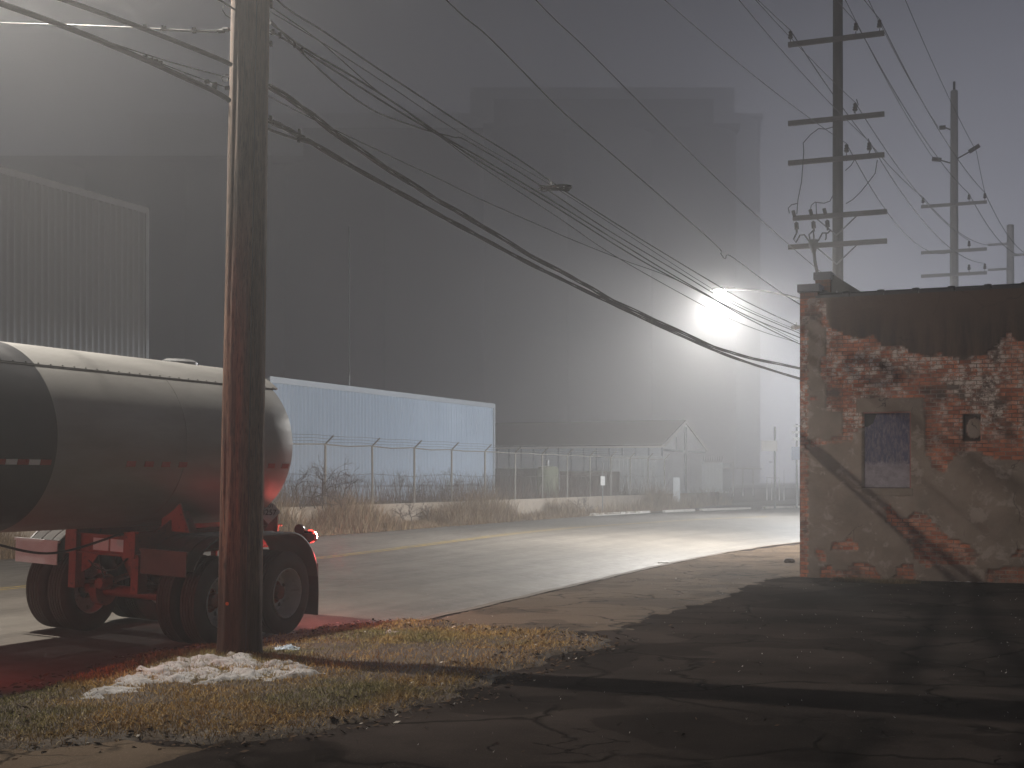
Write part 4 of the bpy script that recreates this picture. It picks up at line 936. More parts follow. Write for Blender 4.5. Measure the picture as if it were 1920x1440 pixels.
wire(insB[(1, 0)], insC[(1, 0)], .5, .012, 'wire from the second crossarm of the tallest pole to the middle pole')
wire(insB[(2, 0)], PC + Vector((0, 0, zC(470))) , 1.1, .012, 'lower wire sagging from the third crossarm to the middle pole shaft')
wire(insB[(2, 1)], insC[(2, 1)], .8, .012, 'wire from the outer insulator of the third crossarm to the middle pole')
wire(PB + Vector((0, 0, 16.9)), PC + Vector((-.6, .2, zC(237))), .3, .011, 'upper wire from above the picture to the left bracket of the middle pole')
wire(PB + ARM * 1.0 + Vector((0, 0, 17.0)), PC + ARM * .9 + Vector((0, 0, zC(288))), .3, .011, 'upper wire from above the picture to the right bracket of the middle pole')
wire(PB + ARM * -.3 + Vector((0, 0, 16.2)), PC + ARM * -.8 + Vector((0, 0, zC(297))), .3, .011, 'upper wire from above the picture to the lower left bracket of the middle pole')
wire(PC + ARM * .9 + Vector((0, 0, zC(288))), insC[(0, 2)], .05, .011, 'short drop wire on the right side of the middle pole')

# ------------------------------------------------------------------ 7. overhead cables from the wooden pole to the tallest pole
A0 = Vector((PA.x + .05, PA.y, 0)); B0 = Vector((PB.x, PB.y, 0))
def onplane(px, py, side=0.0):
    k = (px - 960) / F; dx, dy = B0.x - A0.x, B0.y - A0.y; nrm = Vector((dy, -dx, 0)).normalized() * side; ax, ay = A0.x + nrm.x, A0.y + nrm.y
    t = (k * ay - ax) / (dx - k * dy); d = ay + dy * t; return Vector((k * d, d, CH + (HY - py) / F * d))
def cable(name, pts, r, label, mat='blackwire', group='cables from the wooden pole to the tallest pole', side=0.0, pre=None, post=None, strands=0):
    q = [onplane(x, y, side) for x, y in pts]
    if pre is not None: q = [pre] + q
    if post is not None: q = q + [post]
    V_ = []                                         # smooth through the points
    e = [q[0] * 2 - q[1]] + q + [q[-1] * 2 - q[-2]]
    for i in range(1, len(e) - 2):
        for kk_ in range(6):
            t = kk_ / 6; a_, b_, c_, d_ = e[i - 1], e[i], e[i + 1], e[i + 2]
            V_.append(.5 * ((2 * b_) + (c_ - a_) * t + (2 * a_ - 5 * b_ + 4 * c_ - d_) * t * t + (3 * b_ - a_ - 3 * c_ + d_) * t ** 3))
    V_.append(q[-1]); mm = MB()
    if strands:
        for s_ in range(strands):
            ph = s_ * 2 * math.pi / strands
            mm.tube([p_ + Vector((math.cos(ph + i * .35), 0, math.sin(ph + i * .35))) * r * 1.1 for i, p_ in enumerate(V_)], r * (.8, .55, .7, .5)[s_ % 4], 6)
    else: mm.tube(V_, r, 7)
    return props(mm.build(name, M[mat], smooth=True), label, 'cable', group)
endB = lambda y: onplane(1571, y)
cable('overhead_cable', [(503, 160), (567, 202), (633, 252), (733, 320), (820, 375), (900, 421), (1000, 482), (1087, 528), (1147, 562), (1233, 602), (1333, 648), (1400, 669), (1493, 689), (1571, 702)], .020, 'thick upper cable sweeping down right from the wooden pole', strands=3)
cable('overhead_cable', [(503, 226), (535, 240), (567, 258), (587, 269), (667, 316), (767, 371), (833, 408), (900, 444), (993, 494), (1060, 527), (1147, 569), (1233, 609), (1333, 654), (1400, 679), (1493, 708), (1571, 729)], .017, 'thickest lashed cable bundle, lowest from the wooden pole', strands=4)
cable('overhead_cable', [(503, 242), (530, 252), (560, 262), (580, 268)], .014, 'short slack cable loop joining the lowest bundle beside the wooden pole', pre=None)
cable('overhead_cable', [(520, 0), (610, 61), (700, 123), (767, 167), (867, 233), (967, 295), (1033, 340), (1070, 365), (1180, 435), (1320, 520), (1400, 566), (1497, 612), (1571, 645)], .010, 'topmost cable that carries the coil of slack', pre=pa(0.05, 7.3) - Vector((.15, 0, 0)))
cable('overhead_cable', [(507, 43), (567, 88), (667, 147), (750, 200), (833, 257), (900, 295), (1033, 375), (1167, 458), (1293, 534), (1400, 592), (1497, 632), (1571, 663)], .011, 'second cable below the one with the coil')
cable('overhead_cable', [(507, 58), (570, 96), (653, 149), (733, 200), (833, 260), (900, 303), (1033, 383), (1200, 487), (1323, 553), (1400, 596), (1493, 642), (1571, 676)], .011, 'third cable below the one with the coil')
cable('overhead_cable', [(507, 38), (560, 93), (633, 160), (700, 207), (767, 233), (810, 247), (850, 257), (883, 268), (1017, 350), (1133, 427), (1277, 513), (1380, 573), (1497, 624), (1571, 655)], .009, 'loose cable dipping below its neighbours left of the coil')
cable('overhead_cable', [(507, 12), (600, 78), (700, 165), (750, 200), (833, 262), (900, 311), (1050, 410), (1153, 480), (1300, 563), (1367, 597), (1433, 623), (1493, 642), (1571, 670)], .006, 'thin wire crossing the cable group and running under the street lamp')
cable('overhead_cable', [(507, 22), (620, 90), (733, 163), (860, 247), (1033, 347), (1200, 455), (1320, 532), (1400, 578), (1497, 620), (1571, 650)], .006, 'thin wire between the coil cable and the group below', mat='wire')
cable('overhead_cable', [(503, 180), (600, 230), (667, 262), (733, 293), (833, 340), (900, 373), (1033, 432), (1067, 447), (1167, 487), (1253, 518), (1330, 556), (1497, 640)], .006, 'long thin wire sagging alone across the dark sky')
cable('overhead_cable', [(837, 0), (920, 73), (1040, 195), (1090, 240), (1233, 363), (1343, 460), (1352, 476), (1360, 485), (1370, 480), (1430, 524), (1493, 567), (1571, 612)], .009, 'single wire with a kink above the glowing street lamp', pre=onplane(560, -290))
cable('overhead_cable', [(1005, 0), (1100, 92), (1247, 240), (1360, 350), (1467, 448), (1527, 500), (1571, 536)], .008, 'single high wire reaching the tallest pole behind the brick pier', mat='wire', pre=onplane(700, -340))
# left of the wooden pole
lx_ = onplane(-700, -420)
cable('overhead_cable', [(430, 188), (400, 170), (340, 143), (277, 114), (140, 57), (0, 6), (-200, -66), (-700, -240)], .026, 'thickest cable left of the wooden pole, the lower of two', group='cables left of the wooden pole')
cable('overhead_cable', [(433, 121), (400, 106), (267, 53), (110, -4), (-60, -66), (-600, -260)], .023, 'upper thick cable left of the wooden pole', group='cables left of the wooden pole')
cable('overhead_cable', [(428, 146), (400, 138), (340, 122), (267, 100), (190, 74), (140, 55)], .006, 'thin wire between the two thick cables left of the wooden pole', group='cables left of the wooden pole')
cable('overhead_cable', [(428, 165), (390, 152), (330, 130), (277, 108)], .005, 'thin lashing wire just above the lower thick cable', group='cables left of the wooden pole')
cable('overhead_cable', [(440, 18), (425, 8), (405, -4), (300, -60)], .010, 'short black cable at the top left of the wooden pole', group='cables left of the wooden pole')
# splice hardware
clampset = thing('cable_clamp_set', 'black clamps and splice fittings on the thick cable left of the pole', 'cable fitting', onplane(340, 130))
for (x, y) in ((272, 108), (283, 112), (292, 115), (300, 118), (388, 153), (403, 158), (402, 165), (426, 165)): MB().box(onplane(x, y), (.045, .03, .035)).build('cable_clamp', M['blackwire'], clampset, world=True)
hw = MB()
for (x, y) in ((508, 222), (512, 230), (562, 247), (560, 262), (512, 60), (525, 66), (553, 84), (567, 95), (508, 82), (508, 4), (509, 10)): hw.box(onplane(x, y), (.03, .05, .05))
hw.tube([onplane(505, 62), onplane(512, 66), onplane(516, 62), onplane(512, 56), onplane(505, 58)], .006, 6); hw.tube([onplane(420, 10), onplane(417, 18), onplane(423, 28), onplane(432, 34)], .005, 6)
hw.tube([onplane(429, 141), onplane(422, 140), onplane(415, 146), onplane(418, 152), onplane(426, 152), onplane(429, 146)], .006, 6)
hw.build('pole_hardware', M['blackwire'], pole, world=True)
# span wire across the road (insulated dead end)
dW = Vector((-CA, SA, 0)); s0 = Vector((PA.x - .1, PA.y, 0))
def onspan(px, py):
    k = (px - 960) / F; t = (k * s0.y - s0.x) / (dW.x - k * dW.y); d = s0.y + dW.y * t; return Vector((k * d, d, CH + (HY - py) / F * d))
mm = MB(); mm.tube([onspan(x, y) for x, y in ((433, 57), (365, 57), (240, 51), (125, 46), (0, 43), (-300, 38), (-900, 30))], .006, 6)
for (x, y) in ((424, 55), (415, 58)): mm.tube([onspan(x - 5, y), onspan(x + 5, y)], .022, 8)
for (x, y) in ((364, 57), (307, 53), (272, 51)): mm.box(onspan(x, y), (.04, .03, .05))
mm.tube([onspan(425, 56), onspan(405, 60), onspan(364, 59), onspan(300, 56)], .008, 5)
props(mm.build('span_wire', M['blackwire'], smooth=True), 'level span wire running left from the wooden pole over the road', 'wire')
# coil of slack cable
cc_ = onplane(1041, 352); coil = MB(); dirc = (B0 - A0).normalized()
for k_ in range(6):
    rr = .205 + .018 * (k_ % 3); pts = []
    for i in range(29):
        a_ = 2 * math.pi * i / 28; pts.append(cc_ + Vector((dirc.x * .35 + .85, 0, 0)).normalized() * rr * 1.05 * math.cos(a_) + Vector((0, 1, 0)) * rr * math.sin(a_) + Vector((0, 0, .05 * math.sin(a_ * 1.0) + .014 * (k_ - 2.5) * 1 + .012 * math.sin(3 * a_ + k_))))
    coil.tube(pts, .009, 6, cap=False)
props(coil.build('cable_coil', mottled('matte_black_cable', (.006, .006, .007), (.012, .012, .012), 5, .9), smooth=True), 'oval coil of slack black cable hanging from the topmost cable', 'cable coil')
bpy.data.objects['cable_coil']
tiec = MB(); tiec.tube([cc_ + Vector((-.09, -.2, .09)), cc_ + Vector((-.06, -.22, .02)), cc_ + Vector((-.1, -.2, -.02))], .005, 5)
tiec.build('cable_tie', M['white'], bpy.data.objects['cable_coil'])

# lamp beyond
H1 = Vector((6.02, 39.65, CH + (HY - 546) / F * 39.65))
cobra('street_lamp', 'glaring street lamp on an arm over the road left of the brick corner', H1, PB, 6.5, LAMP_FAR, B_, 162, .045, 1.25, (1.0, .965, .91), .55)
H3 = PC + Vector((-CA, SA, 0)) * 3.2; H3.z = 8.2
cobra('street_lamp', 'street lamp on the middle grey pole, hidden behind the brick building', H3, PC, 7.9, 7200.0, C_, 166, .06, 1.2, (.93, .965, 1.0), .8)
mm = MB(); mm.tube([onplane(1486, 614), onplane(1497, 613)], .05, 8); mm.box(onplane(1493, 608), (.03, .03, .09)); props(mm.build('cable_fitting', M['white']), 'small bright fitting on the cable beside the brick corner', 'cable fitting')

# ------------------------------------------------------------------ 8. far side: verge, low wall, fence, weeds
YZ = .85
m = MB(); P0 = rf(24.75, -30), 
pts = [rf(24.9, s, 0) for s in (-40, 0, 40, 80, 96)]
# far verge between kerb and wall
vs = []; fs = []
for i in range(NN):
    q = FARK[i]; s_ = q.x * SA + q.y * CA; wq = rf(25.2, s_)
    if s_ > 86: wq = q + Vector((-CA, SA, 0)) * 5
    vs += [q + Vector((-.12, .05, .03)), wq + Vector((0, 0, .08))]
    if i: fs.append((2 * i - 2, 2 * i, 2 * i + 1, 2 * i - 1))
MB().add(vs, fs).build('far_verge', M['dirt'], kind='structure')
vs = [rf(25.15, -60, YZ), rf(25.15, 90, YZ), rf(25.15, 91, .05), rf(25.15, 260, .05), rf(190, 260, .05), rf(190, 91, .05), rf(190, 90, YZ), rf(190, -60, YZ)]
MB().add(vs, [(0, 7, 6, 1), (2, 5, 4, 3), (1, 6, 5, 2)]).build('yard_ground', M['dirt'], kind='structure')
lw = thing('retaining_wall', 'low tan concrete wall below the chain link fence across the road', 'wall', rf(25, 40), -ANG)
m = MB(); s_ = -45
while s_ < 88:
    j = .02 * rnd.random(); a = Vector((-24.9 - j, s_, 0)); m.box2((-.15 - j, s_ - 40, -.3), (.12 - j, s_ + 5.96 - 40, YZ + .05 + .02 * rnd.random())); s_ += 6
m.build('wall_panel', mottled('tan_concrete', (.30, .245, .19), (.38, .32, .26), 1.2, .9, c3=(.2, .16, .13)), lw)
fn = thing('chain_link_fence', 'tall chain link fence with angled barbed wire arms on the low wall', 'fence', rf(25, 40), -ANG)
M['post'] = mottled('fence_post_steel', (.22, .21, .19), (.30, .28, .25), 8, .6, .4, c3=(.12, .07, .04))
def lf(s_, z, x=0.0): return (x, s_ - 40, z)
s_posts = [s_of(610, 25) + 3.42 * i for i in range(-9, 15)]
ZR = 3.08
for i, s_ in enumerate(s_posts):
    if s_ > 84: break
    leanx = rnd.uniform(-.03, .03); mm = MB(); mm.tube([lf(s_, YZ - .1), lf(s_ + leanx, ZR)], .04, 8); mm.tube([lf(s_ + leanx, ZR), lf(s_ + leanx + .05, ZR + .30, .30)], .028, 6); mm.build('fence_post', M['post'], fn)
s_a, s_b = s_posts[0], 83
mm = MB(); mm.tube([lf(s_, ZR - .02 + .03 * math.sin(s_ * 1.7)) for s_ in np.arange(s_a, s_b, 1.7)], .026, 6); mm.build('top_rail', M['post'], fn)
mm = MB()
for k_ in (1, 2, 3): mm.tube([lf(s_, ZR + .1 * k_ - .03 * abs(math.sin(s_ * .92)), .1 * k_) for s_ in np.arange(s_a, s_b, 1.14)], .006, 4)
mm.tube([lf(s_, 2.0 + .05 * math.sin(s_), .02) for s_ in np.arange(s_a, s_b, 1.7)], .008, 4); mm.build('barbed_wire', M['wire'], fn)
V_ = []; F_ = []; hF = ZR - YZ - .1; s_ = s_a
while s_ < s_b:
    for sg in (1, -1):
        a = (0.0, s_ - 40, YZ + .05); c = (0.0, s_ - 40 + sg * hF, ZR - .03); w_ = .0035; n0 = len(V_)
        V_ += [(a[0], a[1] - w_, a[2]), (a[0], a[1] + w_, a[2]), (c[0], c[1] + w_, c[2]), (c[0], c[1] - w_, c[2])]; F_.append((n0, n0 + 1, n0 + 2, n0 + 3))
    s_ += .085
np_mesh('chain_mesh', V_, F_, M['post'], fn)

# dead weeds along the far verge
n = 125000; g = NP
s_ = g.uniform(20, 92, n); pp = 24.75 - 1.9 * g.random(n) ** 1.5
dn = .42 + vnoise(s_, pp, .35, 90) * 3.4 + np.clip((62 - s_) / 40, -.2, .4)
keep = g.random(n) < np.clip(dn, .05, 1); s_, pp = s_[keep], pp[keep]; n = len(s_)
X = -pp * CA + s_ * SA; Y = pp * SA + s_ * CA
H = (.15 + 1.15 * g.random(n) ** 2.0) * (.25 + 1.35 * np.clip(.5 + vnoise(s_, pp * 0, .45, 91) * 3.2, 0, 1)) * np.clip(.35 + (pp - 22.7) / 1.6, .3, 1)
cl = np.array([(.22, .15, .09), (.29, .21, .13), (.14, .085, .05), (.38, .29, .19)])[g.integers(0, 4, n)] * (.6 + .6 * g.random((n, 1)))
props(blades('weeds', X, Y, np.full(n, .04), H, .014, .65, cl, M['grass'], seed=8), 'tall dead tan weeds along the far kerb below the low wall', 'weeds', kind='stuff')
n = 16000; s_ = g.uniform(20, 85, n); pp = 25.4 + 4 * g.random(n) ** 1.4
keep = g.random(n) < np.clip(.4 + vnoise(s_, pp, .15, 95) * 3, .02, 1); s_, pp = s_[keep], pp[keep]; n = len(s_)
H = .3 + 1.5 * g.random(n) ** 2.5
cl = np.array([(.09, .055, .04), (.13, .085, .06)])[g.integers(0, 2, n)] * (.6 + .6 * g.random((n, 1)))
props(blades('weeds', -pp * CA + s_ * SA, pp * SA + s_ * CA, np.full(n, YZ - .02), H, .014, .5, cl, M['grass'], seed=9), 'reddish brown dead stalks behind the chain link fence', 'weeds', kind='stuff')
# bare vine bushes tangled in the fence
M['twig'] = mottled('bare_twig', (.05, .04, .035), (.09, .07, .06), 6, .9)
def bush(cs, cp, z0, w_, h_, n_, label, seed, up=.8):
    g_ = random.Random(seed); t_ = thing('bare_bush', label, 'bush', rf(cp, cs, z0), -ANG); mm = MB()
    def grow(p_, d_, L_, r_, dep):
        pts = [p_]; 
        for i in range(4):
            d_ = (d_ + Vector((g_.uniform(-.4, .4), g_.uniform(-.5, .5), g_.uniform(-.32, .3)))).normalized(); p_ = p_ + d_ * L_ / 4; pts.append(p_)
        mm.tube(pts, [r_ * (1 - .15 * i) for i in range(5)], 4, cap=False)
        if dep > 0:
            for i in range(g_.randint(3, 4)):
                q_ = pts[g_.randint(1, 4)]; grow(q_, (d_ + Vector((g_.uniform(-.8, .8), g_.uniform(-1.1, 1.1), g_.uniform(-.5, .6)))).normalized(), L_ * .62, r_ * .55, dep - 1)
    for k_ in range(n_): grow(Vector((g_.uniform(-.1, .25), g_.uniform(-w_, w_), 0)), Vector((0, g_.uniform(-.4, .4), up)), h_ * g_.uniform(.45, .7), .022, 4)
    mm.build('branches', M['twig'], t_); return t_
bush(s_of(585, 24.8), 24.75, YZ, 1.7, 2.0, 7, 'tangle of bare vines on the fence right of the tanker', 3)
bush(s_of(650, 24.8), 26.2, YZ, 1.2, 1.2, 4, 'low bare shrub behind the fence near the vine tangle', 4)
bush(s_of(860, 24.8), 26.5, YZ, 2.2, 1.3, 5, 'wide brown bare shrub in front of the blue building', 5)
bush(s_of(760, 24.8), 24.3, .05, 1.2, 1.1, 4, 'bare brown shrub in front of the low wall', 6)
bush(s_of(1060, 24.8), 24.2, .05, 1.6, 1.2, 5, 'dark bare shrub in front of the low wall beyond the blue building', 7)

# ------------------------------------------------------------------ 9. corrugated buildings
def ribbed(L, z0, z1, pitch, depth, x=0.0):
    """corrugated sheet facing the road in local coords x (toward road +), y along, z"""
    V_ = []; n_ = int(L / pitch); prof = [(0, 0), (.40, 0), (.48, depth), (.72, depth), (.80, 0)]
    ys = [(i + a) * pitch for i in range(n_) for a, _ in prof] + [n_ * pitch]; xs = [d_ for i in range(n_) for _, d_ in prof] + [0]
    m_ = len(ys); V_ = [(x + a, b_, z0) for a, b_ in zip(xs, ys)] + [(x + a, b_, z1) for a, b_ in zip(xs, ys)]
    return V_, [(i, i + 1, m_ + i + 1, m_ + i) for i in range(m_ - 1)]
def shed(px0, px1, p, ytop_px, ztop, label, mat, matt, pitch, depth=12):
    s0_, s1_ = s_of(px0, p), s_of(px1, p); L = s1_ - s0_; t_ = thing('corrugated_building', label, 'building', rf(p, s0_, YZ), -ANG)
    V_, F_ = ribbed(L, -.1, ztop - YZ - .12, pitch, .085); np_mesh('cladding', V_, F_, mat, t_)
    V_, F_ = ribbed(depth, -.1, ztop - YZ - .12, pitch, .05); V2 = [(-b_, L + a * 0 - .0 + a - .02, c_) for a, b_, c_ in V_]; np_mesh('end_cladding', V2, [f_[::-1] for f_ in F_], mat, t_)
    m_ = MB().box2((-depth, 0.02, -.1), (-.03, L - .06, ztop - YZ - .1)); m_.build('wall_core', mat, t_)
    m_ = MB().box2((-.02, -.08, ztop - YZ - .14), (.09, L + .12, ztop - YZ + .10)); m_.box2((-depth, L - .0, ztop - YZ - .14), (-.03, L + .12, ztop - YZ + .1)); m_.build('eave_trim', matt, t_)
    m_ = MB().box2((-.02, L - .06, -.1), (.1, L + .11, ztop - YZ - .14)).box2((-.02, -.1, -.1), (.1, .08, ztop - YZ - .14)); m_.build('corner_trim', matt, t_)
    MB().box2((-depth + .1, .1, ztop - YZ - .08), (-.05, L - .1, ztop - YZ + .02)).build('roof', matt, t_)
    return t_
M['blue'] = mottled('blue_corrugated_steel', (.40, .50, .63), (.46, .56, .69), .25, .5, .05, bump=.05)
M['bluetrim'] = mottled('pale_blue_trim', (.52, .58, .64), (.6, .65, .7), 2, .5)
M['greymet'] = mottled('grey_corrugated_steel', (.25, .265, .28), (.30, .31, .325), .3, .6, .05, bump=.05)
M['greytrim'] = mottled('grey_trim', (.32, .33, .34), (.37, .38, .39), 2, .6)
shed(505, 924, 30, 712, 5.78, 'blue corrugated metal building behind the chain link fence', M['blue'], M['bluetrim'], .30, 14)
shed(-420, 272, 34, 394, CH + (HY - 394) / F * d_of(272, 34), 'tall grey corrugated building rising behind the tanker at the left', M['greymet'], M['greytrim'], .33, 25)

# gabled building
pG = 27.6; sG0, sG1 = s_of(1243, pG), s_of(1322, pG); LG = sG1 - sG0; eave = CH + (HY - 836) / F * d_of(1243, pG); apex = CH + (HY - 794) / F * d_of(1285, pG)
M['pale'] = mottled('pale_blue_siding', (.62, .68, .74), (.72, .76, .8), 1, .6); M['trimw'] = mottled('off_white_trim', (.8, .8, .78), (.84, .84, .82), 2, .6)
hs = thing('gabled_building', 'pale metal building with a white gable end, faint in the fog', 'building', rf(pG, sG0, YZ), -ANG)
DG = 32.0
m = MB().prism([(0, -.1), (LG, -.1), (LG, eave - YZ), (LG / 2, apex - YZ), (0, eave - YZ)], lambda a, c, h: (h, a, c), -DG, 0); m.build('wall', M['pale'], hs)
MB().prism([(.02, 0), (LG - .02, 0), (LG - .02, eave - YZ), (LG / 2, apex - YZ - .02), (.02, eave - YZ)], lambda a, c, h: (h, a, c), .0005, .003).build('gable_wall', mottled('white_gable_siding', (.84, .86, .88), (.78, .8, .82), 1, .6), hs)
m = MB()
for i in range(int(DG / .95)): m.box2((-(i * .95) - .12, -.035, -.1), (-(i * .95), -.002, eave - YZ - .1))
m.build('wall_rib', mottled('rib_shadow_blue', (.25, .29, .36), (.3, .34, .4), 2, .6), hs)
m = MB().box2((-DG, -.25, eave - YZ - .12), (.1, -.04, eave - YZ + .12)); m.build('eave_trim', M['trimw'], hs)
for sgn in (0, 1):
    a = Vector((.12, -.25 if not sgn else LG + .25, eave - YZ - .08)); c = Vector((.12, LG / 2, apex - YZ + .14)); 
    MB().tube([a, c], .11, 4).build('gable_trim', M['trimw'], hs)
m = MB().box2((.004, LG / 2 - .25, -.1), (.06, LG / 2 + .35, apex - YZ - .25)).box2((.004, .1, eave - YZ - .35), (.05, LG - .1, eave - YZ - .2)).box2((.004, LG * .28, eave - YZ - .2), (.05, LG * .28 + .14, eave - YZ + .7)); m.build('gable_batten', mottled('grey_batten', (.26, .29, .33), (.3, .33, .37), 2, .6), hs)
m = MB()
rp = [(-.3, eave - YZ + .02), (LG / 2, apex - YZ + .16), (LG + .3, eave - YZ + .02), (LG + .3, eave - YZ + .09), (LG / 2, apex - YZ + .26), (-.3, eave - YZ + .09)]
m.prism(rp, lambda a, c, h: (h, a, c), -DG - .2, .02); m.build('roof', mottled('brown_roof', (.15, .14, .125), (.2, .185, .165), 2, .8), hs)

# containers, tanks and signs in the yard
def container(px0, px1, p, ytop, label, col, group='metal containers behind the fence', dep=2.4, axis='n'):
    """side parallel to the picture-ward n direction: long side faces the camera"""
    k0, k1 = (px0 - 960) / F, (px1 - 960) / F
    s_ = s_of(px1, p); d_ = d_of(px1, p); zt = CH + (HY - ytop) / F * d_
    q = rf(p, s_); t = (k0 * q.y - q.x) / (-CA - k0 * SA); Lc = t
    t_ = thing('storage_container', label, 'container', rf(p, s_, YZ), -ANG, group)
    n_ = max(3, int(Lc / .28)); vs_ = []
    m_ = MB().box2((-Lc, .0, .05), (0, dep, zt - YZ)); m_.build('container_box', col, t_)
    m_ = MB()
    for i in range(n_): m_.box2((-Lc + i * Lc / n_ + .02, -.035, .15), (-Lc + i * Lc / n_ + Lc / n_ * .5, -.002, zt - YZ - .12))
    m_.build('container_ribs', col, t_)
    MB().box2((-Lc - .01, -.05, zt - YZ - .11), (.03, -.001, zt - YZ + .02)).build('top_rail', col, t_); m_ = MB().box2((-Lc, -.05, .0), (.03, -.001, .13)).box2((-Lc, .1, -.06), (-Lc + .2, .4, .05)).box2((-.3, .1, -.06), (-.1, .4, .05)).box2((-Lc, dep - .4, -.06), (-Lc + .2, dep - .1, .05)).box2((-.3, dep - .4, -.06), (-.1, dep - .1, .05)); m_.build('bottom_rail', col, t_)
    return t_
M['cgrey'] = mottled('pale_grey_container', (.68, .73, .75), (.74, .78, .8), 1.5, .7); M['cbrown'] = mottled('brown_container', (.09, .065, .055), (.14, .10, .08), 1.5, .8); M['cdark'] = mottled('dark_container', (.05, .05, .055), (.08, .08, .08), 1.5, .8)
container(1232, 1355, 26.0, 868, 'pale grey container with razor wire under the white gable', M['cgrey'])
container(1142, 1228, 26.2, 855, 'pale grey container just right of the white box on a post', M['cgrey'])
container(1050, 1138, 27.3, 884, 'dark brown container behind the white box on a post', M['cbrown'])
container(925, 1010, 27.8, 879, 'dark container nearest the blue building', M['cdark'])
ct = rf(27.2, s_of(1027, 27.2), YZ); tt = thing('oil_tank', 'greenish upright tank between two dark containers', 'tank', ct)
m = MB(); m.lathe([(0, 0), (.55, .02), (.58, .1), (.58, 1.5), (.5, 1.65), (0, 1.72)], ct, 'z', 20); m.build('tank_body', mottled('green_tank', (.2, .22, .14), (.26, .27, .18), 3, .7), tt, smooth=True, world=True)
MB().tube([ct + Vector((0, 0, 1.7)), ct + Vector((0, 0, 2.0))], .08, 8).build('tank_vent', M['galv'], tt, world=True)
# razor wire coil
a = rf(26.0, s_of(1355, 26.0)); rz = MB(); kq = s_of(1355, 26.0); t = ((1232 - 960) / F * a.y - a.x) / (-CA - (1232 - 960) / F * SA)
zt = CH + (HY - 866) / F * a.y
rz.tube([a + Vector((-CA, SA, 0)) * (t * i / 300) + Vector((0, .22 * math.cos(i * .6), zt + .2 + .22 * math.sin(i * .6))) for i in range(301)], .012, 4)
props(rz.build('razor_wire', M['galv'], smooth=True), 'coiled razor wire along the top of the pale grey container under the gable', 'razor wire')
# signs and posts
def post_sign(name, label, px, p, ybase, ytop, boxes, cat='sign', r=.05):
    s_ = s_of(px, p); q = rf(p, s_); d_ = q.y; zb = 0.0; t_ = thing(name, label, cat, (q.x, q.y, 0))
    MB().tube([(q.x, q.y, -.1), (q.x, q.y, CH + (HY - ytop) / F * d_)], r, 8).build('post', M['galv'], t_, world=True)
    for (x0, x1, y0, y1, mt, nm_) in boxes:
        MB().box2(((x0 - 960) / F * d_, d_ - .1, CH + (HY - y1) / F * d_), ((x1 - 960) / F * d_, d_ - .05, CH + (HY - y0) / F * d_)).build(nm_, mt, t_, world=True)
    return t_, d_
M['signw'] = mottled('white_sign', (.72, .72, .7), (.8, .8, .78), 4, .5)
post_sign('sign_post', 'thin post with a bright white box in front of the fence', 1130, 24.2, 945, 868, [(1126, 1134, 893, 910, M['signw'], 'white_box')], r=.03)
M['signf'] = mottled('cream_sign', (.6, .57, .53), (.66, .63, .6), 4, .6)
t_, d_ = post_sign('sign_post', 'tall post with a pale rectangular sign, faint near the bend of the road', 1453, 19.0, 940, 800, [(1427, 1457, 826, 846, M['signf'], 'sign_board')], r=.07)
q = P(1442, 836, d_ - .11); mtx = Matrix(((1, 0, 0, q.x), (0, 0, -1, q.y), (0, 1, 0, q.z), (0, 0, 0, 1))); text_mesh('3013', .42, mottled('faded_lettering', (.3, .28, .26), (.35, .33, .3), 3, .7), t_, mtx)
t_, d_ = post_sign('sign_post', 'pole with blue and white signs partly hidden by the brick corner', 1494, 17.5, 940, 795, [(1484, 1500, 838, 862, mottled('blue_sign', (.25, .3, .42), (.3, .35, .46), 4, .5), 'sign_board'), (1486, 1500, 820, 826, M['signw'], 'sign_strip'), (1484, 1500, 808, 813, M['signw'], 'sign_strip'), (1488, 1500, 797, 801, M['signw'], 'sign_strip')], r=.07)
# pipe gate / rack near the bend
q0 = rf(19.6, s_of(1437, 19.6)); dg = q0.y; rk = thing('pipe_gate', 'pale pipe gate frame at the bend of the road', 'gate', (q0.x, q0.y, 0))
def gl(px, py, dd=0): v_ = P(px, py, dg + dd); return v_
m = MB().tube([gl(1438, 938), gl(1438, 894)], .035, 6).tube([gl(1438, 895), gl(1461, 896)], .035, 6).tube([gl(1461, 938), gl(1461, 896)], .035, 6).tube([gl(1470, 938), gl(1470, 880)], .03, 6).tube([gl(1447, 938), gl(1447, 896)], .02, 6).tube([gl(1454, 938), gl(1454, 896)], .02, 6); m.build('gate_frame', M['signw'], rk, world=True)
q1 = rf(25, s_of(1377, 25)); m = MB(); 
fb = thing('chain_link_fence', 'far white railed fence between the pale container and the pipe gate', 'fence', (q1.x, q1.y, 0))
dd_ = q1.y
m.tube([P(1357, 878, dd_), P(1428, 879, dd_)], .05, 6); m.tube([P(1375, 860, dd_), P(1375, 930, dd_)], .05, 6); m.tube([P(1393, 876, dd_), P(1393, 930, dd_)], .05, 6); m.tube([P(1412, 878, dd_), P(1412, 930, dd_)], .04, 6); m.build('fence_rail', M['signw'], fb, world=True)
m = MB().box((P(1268, 930, d_of(1268, 24)).x, d_of(1268, 24), 1.0), (.45, .3, 1.9)); props(m.build('utility_box', M['cgrey'], bevel=.03), 'pale upright utility box beside the far kerb', 'utility box')

# thin mast
dmm = 78; MB_ = MB().tube([P(655, 745, dmm), P(655, 425, dmm)], .05, 6)
MB_.v = MB_.v; mo = MB_.build('mast', M['galv']); props(mo, 'thin vertical mast behind the blue building', 'mast')
MB_2 = MB().tube([(P(655, 745, dmm).x, dmm, YZ - .1), P(655, 745, dmm)], .06, 6); MB_2.build('mast_base', M['galv'], mo)

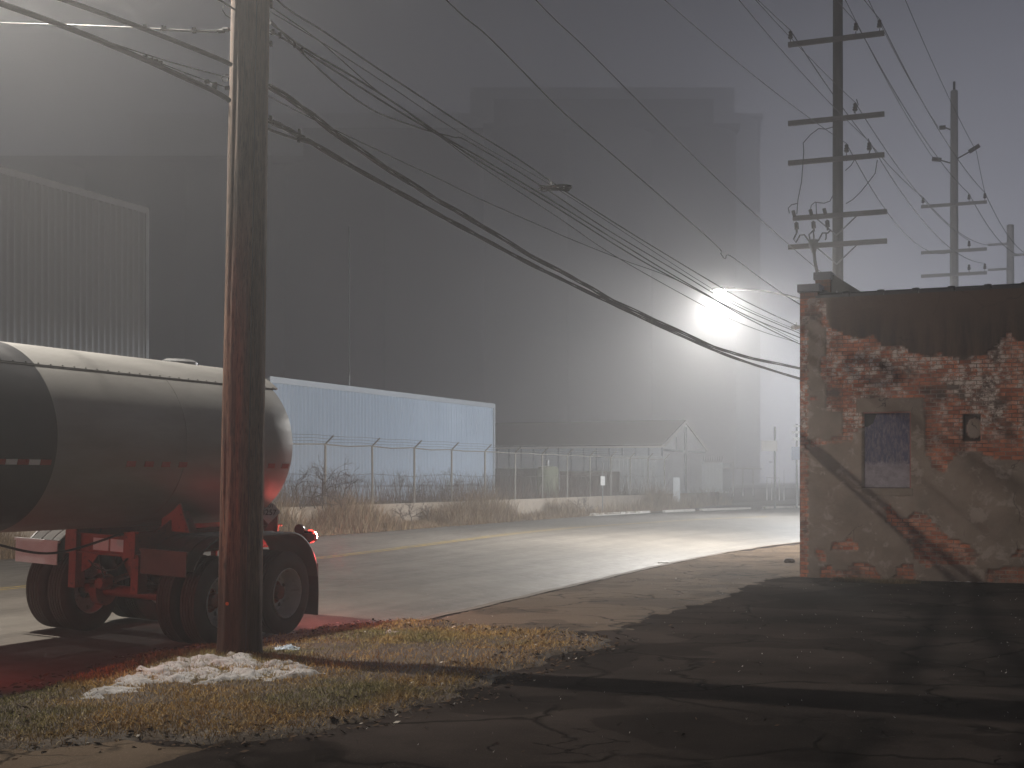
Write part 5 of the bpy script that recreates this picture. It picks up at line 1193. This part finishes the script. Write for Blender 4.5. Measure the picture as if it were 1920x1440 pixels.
# ------------------------------------------------------------------ 10. grain elevators in the fog
M['silo'] = mottled('dark_concrete', (.14, .135, .13), (.18, .17, .165), .15, .9)
def elevator(label, x0, x1, d0, ztop, extras, r_=13.0):
    t_ = thing('grain_elevator', label, 'building', ((x0 + x1) / 2, d0, 0)); n_ = max(2, int((x1 - x0) / (2 * r_))); r_ = (x1 - x0) / (2 * n_)
    for i in range(n_):
        m_ = MB(); m_.lathe([(0, -.3), (r_, -.3), (r_, ztop - 2), (r_ - .2, ztop - 2), (0, ztop - 2)], (x0 + r_ * (2 * i + 1), d0 + r_, 0), 'z', 28); m_.build('silo', M['silo'], t_, smooth=True, world=True)
    m_ = MB().box2((x0 + .05, d0 + r_ * .3, ztop - 2), (x1 - .05, d0 + 14, ztop)).box2((x0 + .1, d0 + r_ + .5, 0), (x1 - .1, d0 + 13.8, ztop - 2.1)); m_.build('gallery', M['silo'], t_, world=True)
    for (ex0, ex1, ez) in extras: MB().box2((ex0, d0 + r_ * .6, ztop + .002), (ex1, d0 + 12, ez)).build('headhouse', M['silo'], t_, world=True)
    return t_
def X(px, d): return (px - 960) / F * d
def Zp(py, d): return CH + (HY - py) / F * d
d1 = 390; elevator('long dark grain elevator looming behind the blue building', X(-60, d1), X(905, d1), d1, Zp(285, d1), [(X(560, d1), X(905, d1), Zp(225, d1))])
d2 = 470; elevator('taller dark grain elevator looming behind the street lamp', X(905, d2), X(1392, d2), d2, Zp(225, d2), [(X(925, d2), X(1345, d2), Zp(172, d2))])
d3 = 640; elevator('added farthest elevator block that softens the foggy edges of the other two', X(230, d3), X(1436, d3), d3, Zp(205, d3), [(X(880, d3), X(1385, d3), Zp(150, d3))], 20.0)  # added behind the others to blur their outlines in the fog
# air lines and brake hoses under the trailer
for (a, c, sg) in (((1.75, .25, .95), (1.35, .2, .6), .12), ((1.75, -.2, .98), (1.3, -.35, .62), .16), ((1.5, .1, 1.05), (.2, .05, .72), .2), ((1.85, .33, 1.0), (1.8, -.3, .9), .14)):
    A_, C_v = Vector(a), Vector(c); MB().tube(catenary(A_, C_v, sg, 12), .011, 6).build('brake_hose', M['blackwire'], tk, smooth=True)
m = MB(); m.lathe([(0, 0), (.13, .01), (.14, .03), (.14, .62), (.13, .64), (0, .65)], (.62, -.32, .86), 'y', 20); m.build('air_tank', M['frame'], tk, smooth=True)
